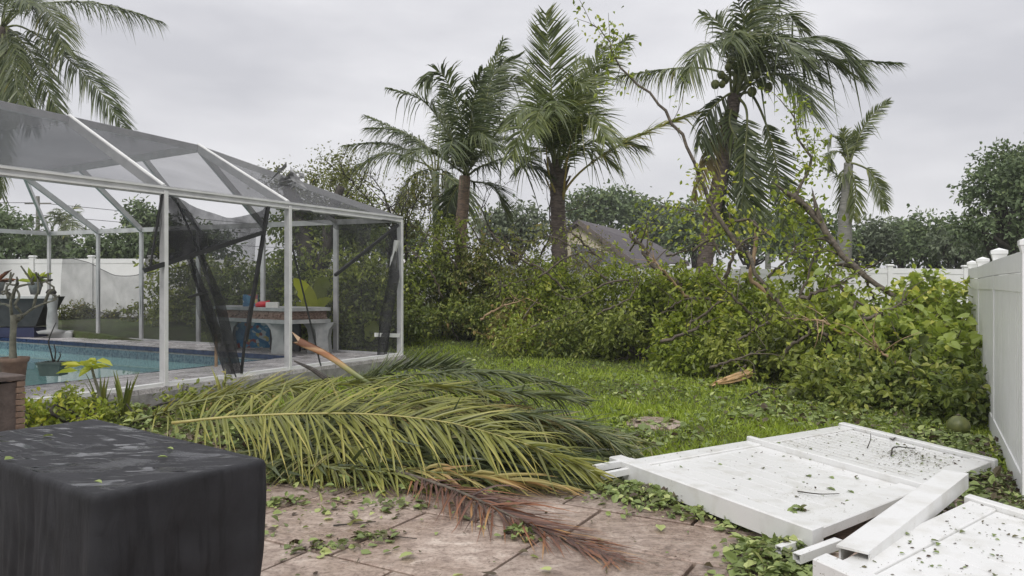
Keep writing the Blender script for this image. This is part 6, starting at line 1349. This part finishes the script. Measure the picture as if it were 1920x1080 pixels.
def seedling():
    rng = R(15); b = GZ(190, 792); top = P(172, 690, b[1]-.1); root = empty('seedling', b, 'yellow green leaved seedling on a thin grey stem before the pool', 'plant')
    C = catmull([b, P(186, 740, b[1]), P(178, 712, b[1]-.05), top], 9); MB().tube(C, np.linspace(.02, .012, 9), 6).build('stem', M['grey_stem'], root, True)
    for k in range(20):
        a = rng.uniform(-3.0, .4); p = top+A3(rng.normal(0, .06), rng.normal(0, .08), rng.uniform(-.02, .08)); ax = A3(math.cos(a)*1.0 if k % 2 else -abs(math.cos(a)), rng.normal(0, .5), rng.uniform(-.1, .3))
        V, Q, T, ti = leaf_geo(np.array([p]), np.array([ax]), rng.uniform(.12, .26), rng, 'ovate', rng.uniform(.7, 1), .3); MB().add(V, Q, T, ti).build('leaf', M['leaf_bright'], root)
seedling()
shrub(250, 8.2, 778, .8, 'low ground cover plants along the cage kerb', 'leaf_mid', 1800, .07, 290, tint0=.6, depth=.5, group=None, name='ground_cover', stems=3)
shrub(130, 7.9, 785, .5, 'small yellow green plants beside the brown block', 'leaf_bright', 1500, .07, 291, tint0=.6, depth=.4, group=None, name='ground_cover', stems=3)
shrub(520, 8.6, 745, .8, 'weeds between the frond heap and the cage kerb', 'leaf_olive', 1500, .07, 292, tint0=.55, depth=.4, group=None, name='ground_cover', stems=3)

def brown_block():
    d = 7.0; c = P(47, 0, d)[:2]; z1 = EYE-(709-HOR)/FPX*d; rz = math.atan2(U2[1], U2[0])
    root = empty('stone_planter', (*c, 0), 'brown stone block planter with brick edged corner at left', 'planter')
    def at(a, b): return c-U2*a-V2*b            # a towards the camera along the front, b back along the side
    p = at(.5, .2); MB().box((p[0], p[1], z1/2-.02), (.86, .36, z1-.03), rz).build('body', M['stone_brown'], root)
    n = 11
    for k in range(n):
        h = z1/n; q = at(.035+(.004 if k % 2 else 0), .045); MB().box((q[0], q[1], (k+.5)*h-.02), (.07, .1, h-.01), rz, .005).build('brick', M['terracotta'], root)
    for k in range(4):
        q = at(.115+.24*k, .2); MB().box((q[0], q[1], z1+.012), (.232, .42, .045), rz, .01).build('cap_stone', M['stone_brown'], root)
brown_block()
def pot_tree():
    d = 9.2; zt = DECK; cx = P(25, 0, d)[0]; rng = R(17); zt0 = EYE-(670-HOR)/FPX*d
    root = empty('potted_desert_rose', (cx, d, DECK), 'leafless potted shrub with thick pale stems in a terracotta pot', 'potted plant')
    zr = zt0; r = .165
    pot = MB().lathe(A3(cx, d, 0), [(0, DECK+.005), (.11, DECK+.005), (.15, zr-.06), (r, zr-.055), (r+.012, zr), (r-.02, zr), (r-.03, zr-.05), (0, zr-.055)], 22).build('pot', M['terracotta'], root, True)
    MB().lathe(A3(cx, d, zr-.05), [(0, .012), (.07, .01), (r-.035, .0)], 14).build('potting_soil', M['soil'], pot)
    b = A3(cx, d, zr-.06); tk = P(27, 590, d)
    MB().tube(catmull([b, P(24, 640, d), tk], 8), [.05, .044, .04, .038, .036, .036, .04, .045], 9).build('trunk', M['grey_stem'], root, True)
    for pts in ([(22, 595), (20, 565), (25, 545)], [(35, 592), (45, 590), (62, 578), (80, 570), (105, 562)], [(24, 560), (30, 540), (48, 534), (60, 533)], [(20, 575), (8, 570), (-5, 572)], [(28, 570), (36, 555), (30, 540)], [(62, 578), (68, 555), (72, 545), (70, 520)], [(84, 568), (92, 548), (102, 540), (85, 528)], [(16, 560), (12, 540), (20, 530)], [(30, 575), (40, 588), (38, 600)], [(22, 555), (14, 548), (6, 552)]):
        q = [P(x, y, d+rng.normal(0, .06)) for x, y in pts]; MB().tube(catmull(q, 8), np.linspace(.02, .009, 8), 6).build('stem', M['grey_stem'], root, True)
        for k in range(2):
            e = q[-1]; MB().tube([e, e+jit(rng, .03)+A3(0, 0, .03), e+jit(rng, .05)+A3(0, 0, .06)], [.012, .014, .01], 5).build('stem_tip', M['grey_stem'], root, True)
pot_tree()
def green_pot():
    d = 10.6; a, b = P(80, 0, d)[0], P(122, 0, d)[0]; z0, z1 = DECK, EYE-(678-HOR)/FPX*d
    z0 = max(z0, EYE-(704-HOR)/FPX*d); cx = (a+b)/2; rng = R(18)
    root = empty('square_pot', (cx, d, DECK), 'small green square pot with thin bare stems by the pool edge', 'potted plant')
    w0, w1 = (b-a)*.42, (b-a)*.5; z0 = DECK+.004
    V = []
    for w, z in ((w0, z0), (w1, z1-.03), (w1+.015, z1-.03), (w1+.015, z1), (w1-.015, z1), (w1-.03, z1-.05)):
        V += [(cx-w, d-w*.8, z), (cx+w, d-w*.8, z), (cx+w, d+w*.8, z), (cx-w, d+w*.8, z)]
    Q = [(l*4+i, l*4+(i+1) % 4, l*4+4+(i+1) % 4, l*4+4+i) for l in range(5) for i in range(4)]+[(0, 3, 2, 1), (20, 21, 22, 23)]
    MB().add(V, Q).build('pot', M['pot_green'], root)
    for pts in ([(100, 679), (94, 655), (91, 640), (98, 620), (105, 605)], [(102, 678), (104, 660), (101, 645)], [(108, 678), (113, 668), (112, 660)]):
        MB().tube(catmull([P(x, y, d) for x, y in pts], 9), np.linspace(.012, .006, 9), 5).build('stem', M['bark_dark'], root, True)
green_pot()
def trough():
    d = 18.6; rng = R(19)
    def X(px): return P(px, 0, d)[0]
    def Z(py): return EYE-(py-HOR)/FPX*d
    root = empty('planter_trough', (X(40), d, DECK), 'long black planter trough with white rail beyond the pool', 'planter')
    x0, x1 = X(-30), X(106)
    V = []
    for z, i0, i1, w in ((Z(611), .35, .35, .28), (Z(556), 0, 0, .36)): V += [(x0+i0, d-w, z), (x1-i1, d-w, z), (x1-i1, d+w, z), (x0+i0, d+w, z)]
    MB().hexa([V[0], V[1], V[2], V[3], V[4], V[5], V[6], V[7]]).build('trough', M['black_plastic'], root)
    MB().beam((x0, d-.42, Z(557)), (X(118), d-.42, Z(557)), .05, .055).build('rail', M['alu'], root)
    MB().box(((x0+x1)/2, d, (Z(611)+DECK)/2-.01), (x1-x0-.8, .5, Z(611)-DECK-.03)).build('base', M['navy'], root)
    def hang(px, label, kind):
        r2 = empty('small_potted_plant', (X(px), d-.1, Z(553)), label, 'potted plant'); c = A3(X(px), d-.1, Z(553))
        MB().lathe(c, [(0, .01), (.1, .01), (.17, .3), (.18, .32), (.15, .32), (.14, .28), (0, .27)], 14).build('pot', M['concrete'], r2, True)
        for k in range(16):
            a = rng.uniform(0, 6.28); ax = A3(math.cos(a), math.sin(a)*.6, rng.uniform(.2, 1.2)); V, Q, T, ti = leaf_geo(np.array([c+A3(0, 0, .28)]), np.array([ax]), rng.uniform(.25, .5), rng, 'ovate', rng.uniform(.2, .9), .25)
            MB().add(V, Q, T, ti).build('leaf', M[kind], r2)
    hang(71, 'small pot with a pale leafy plant on the trough rail', 'leaf_bright'); hang(0, 'reddish bromeliad in a pot at the left image edge', 'frond_dead')
    s = empty('bird_statue', (X(112), d-.3, DECK), 'weathered white column statue on a round foot beyond the pool', 'statue'); c = A3(X(112), d-.3, 0)
    MB().lathe(c, [(0, DECK+.08), (.3, DECK+.1), (.34, DECK+.16), (.12, DECK+.2), (.13, DECK+.4), (.1, DECK+.7), (.13, Z(560)), (.09, Z(552)), (0, Z(551))], 14).build('column', M['concrete'], s, True)
    MB().lathe(A3(X(110), d-.3, Z(548)), [(0, -.08), (.09, -.06), (.12, .0), (.08, .07), (0, .09)], 10).build('head', M['bark_dark'], s, True)
    MB().box(tuple(A3(X(126), d-.2, DECK+.08)), (.5, .4, .16), .3, .05).build('rock', M['concrete'], s)
trough()

# ------------------------------------------------------------------ planter table inside the cage corner
def planter_table():
    root = empty('planter_table', (*P(520, 0, 13.6)[:2], DECK), 'grey concrete planter table with gravel bed inside the cage', 'table')
    def pt(px, d, z): q = P(px, 0, d); return A3(q[0], q[1], z)
    zt = EYE-(577-HOR)/FPX*13.8; zb = EYE-(599-HOR)/FPX*13.8
    # plan of the five sided top: front-left, front-mid, front-right, back-right, back-left
    pl = [(400, 14.9), (535, 13.5), (620, 13.95), (603, 14.4), (430, 15.6)]
    def slab(z0, z1, grow, name, mat):
        c = np.mean([pt(a, b, 0) for a, b in pl], 0); pts = [c+(pt(a, b, 0)-c)*grow for a, b in pl]; n = len(pts)
        V = [p+A3(0, 0, z0) for p in pts]+[p+A3(0, 0, z1) for p in pts]
        m = MB(); m.add(V+[c+A3(0, 0, z0), c+A3(0, 0, z1)], Q=[(i, (i+1) % n, n+(i+1) % n, n+i) for i in range(n)], T=[(2*n, (i+1) % n, i) for i in range(n)]+[(2*n+1, n+i, n+(i+1) % n) for i in range(n)])
        return m.build(name, mat, root), pts
    slab(zt-.06, zt, 1.0, 'top_slab', M['concrete']); slab(zb-.07, zb, 1.0, 'lower_slab', M['concrete']); slab(zb+.001, zt-.061, .93, 'gravel_bed', M['gravel'])
    rng = R(23)
    for px, d in ((430, 14.9), (525, 13.95), (607, 14.05), (592, 14.3), (440, 15.35)):
        c = pt(px, d, 0); w = .13; V = []
        for z, k in ((DECK+.002, 1.0), (DECK+.3, .8), (zb-.2, 1.0), (zb-.071, 1.7)): V += [(c[0]-w*k, c[1]-w, z), (c[0]+w*k, c[1]-w, z), (c[0]+w*k, c[1]+w, z), (c[0]-w*k, c[1]+w, z)]
        MB().add(V, [(l*4+i, l*4+(i+1) % 4, l*4+4+(i+1) % 4, l*4+4+i) for l in range(3) for i in range(4)]+[(0, 3, 2, 1), (12, 13, 14, 15)]).build('leg', M['concrete'], root)
    # pebbles along the visible bed edge
    c = np.mean([pt(a, b, 0) for a, b in pl], 0); pts = [c+(pt(a, b, 0)-c)*.945 for a, b in pl]
    m = MB()
    for e in (0, 1):
        p, q = pts[e], pts[e+1]
        for k in range(90):
            o = p+(q-p)*rng.rand()+A3(0, 0, rng.uniform(zb+.015, zt-.08)); r = rng.uniform(.012, .026); m.lathe(o, [(0, -r*.8), (r, -r*.2), (r*.8, r*.5), (0, r*.8)], 5)
    m.build('pebbles', M['gravel'], root)['kind'] = 'stuff'
    # things on and under it
    b = pt(470, 14.5, zt); tag(MB().box(b+A3(0, 0, .12), (.3, .04, .23), -.1).build('small_painting', M['art'], loc=b), 'small blue painted panel standing on the planter table', 'painting')
    r = pt(492, 14.25, zt); V = []
    MBr = MB().lathe(r, [(0, .0), (.12, .0), (.14, .05), (.1, .09), (.04, .11), (0, .11)], 12); MBr.tube([r+A3(.06, 0, .08), r+A3(.14, 0, .12)], [.03, .015], 6)
    tag(MBr.build('red_toy', M['red_toy'], loc=r, smooth=True), 'red plastic object on the planter table', 'toy')
    k = pt(511, 13.9, zt); crt = empty('white_carton', k, 'white carton with an open top on the planter table', 'carton')
    for i in range(4):
        MB().box(k+A3(-.085+.057*i, 0, .05), (.052, .16, .1), .12, .006).build('block', M['carton'], crt)
    a = pt(462, 14.85, DECK); bd = empty('painted_board', a, 'larger blue painted board leaning under the planter table', 'painting')
    MB().beam(a+A3(-.5, .1, .33), a+A3(.45, .1, .33), .03, .62, up=(0, -.25, 1)).build('board', M['art'], bd)
    dk = pt(535, 14.55, DECK); MB().box(dk+A3(0, 0, .3), (.8, .05, .58), -.52).build('under_shade_sheet', M['black_plastic'], root)  # black sheet added to stand for the shade beneath the table
planter_table()
def banana():
    d = 15.0; b = P(590, 640, d); b[2] = .2; root = empty('banana_plant', b, 'bright banana leaves behind the planter table', 'plant'); rng = R(29)
    def bl(pts, w, mat='leaf_bright', t=.75):
        C = catmull([P(*p) for p in pts], 12); T = unit(np.gradient(C, axis=0)); sd = unit(np.cross(T, A3(0, 1, .1))); V = []; wp = w*np.sin(np.linspace(.15, math.pi-.02, 12))**.6
        for i in range(12): V += [C[i]-sd[i]*wp[i]+A3(0, -.03, 0), C[i], C[i]+sd[i]*wp[i]*(1+.15*math.sin(i*2.1))+A3(0, -.03, 0)]
        MB().add(V, [(i*3+c, i*3+c+1, i*3+c+4, i*3+c+3) for i in range(11) for c in range(2)], tint=t).build('leaf', M[mat], root, True)
    bl([(588, 600, d), (582, 570, d-.1), (572, 545, d-.2), (552, 522, d-.3)], .17, t=.85); bl([(588, 600, d), (596, 578, d), (606, 566, d-.1), (621, 560, d-.2)], .1, t=.8); bl([(588, 600, d), (572, 585, d), (562, 572, d), (556, 566, d)], .06)
    bl([(590, 600, d+.3), (596, 560, d+.3), (606, 530, d+.3), (618, 540, d+.2)], .15, 'leaf_mid', .5); bl([(690, 640, 16), (700, 615, 16), (710, 605, 16)], .16, 'leaf_mid', .7)
    MB().tube([b, P(588, 600, d)], [.06, .03], 7).build('stem', M['palm_green'], root, True)
banana()
# pale blossoms on the shrub right of the cage corner
def blossoms():
    rng = R(37); lob = [(*P(778, 500, 18.2), .3, .2, .35)]; V, Q, T, ti = lobes_foliage(lob, 60, .07, rng, 'ovate', .8, 3, .5)
    root = shrub(775, 18.3, 480, .35, 'shrub dotted with white blossoms by the cage corner', 'leaf_olive', 900, .08, 293, group=None, name='flowering_shrub', stems=3)
    MB().add(V, Q, T, ti).build('blossoms', M['petal'], root)['kind'] = 'stuff'
blossoms()

# ------------------------------------------------------------------ damp air
def build_haze():
    m = bpy.data.materials.new('damp_air'); m.use_nodes = True; nt = m.node_tree; nt.nodes.clear()
    o = nt.nodes.new('ShaderNodeOutputMaterial'); v = nt.nodes.new('ShaderNodeVolumePrincipled'); v.inputs['Density'].default_value = HAZE; v.inputs['Color'].default_value = (.93, .94, .96, 1)
    nt.links.new(v.outputs['Volume'], o.inputs['Volume'])
    h = MB().box((0, 30, 6.0), (160, 140, 17.0)).build('haze', m); tag(h, 'thin damp haze in the air over the whole garden', 'haze', kind='stuff')
HAZE = .0011
build_haze()
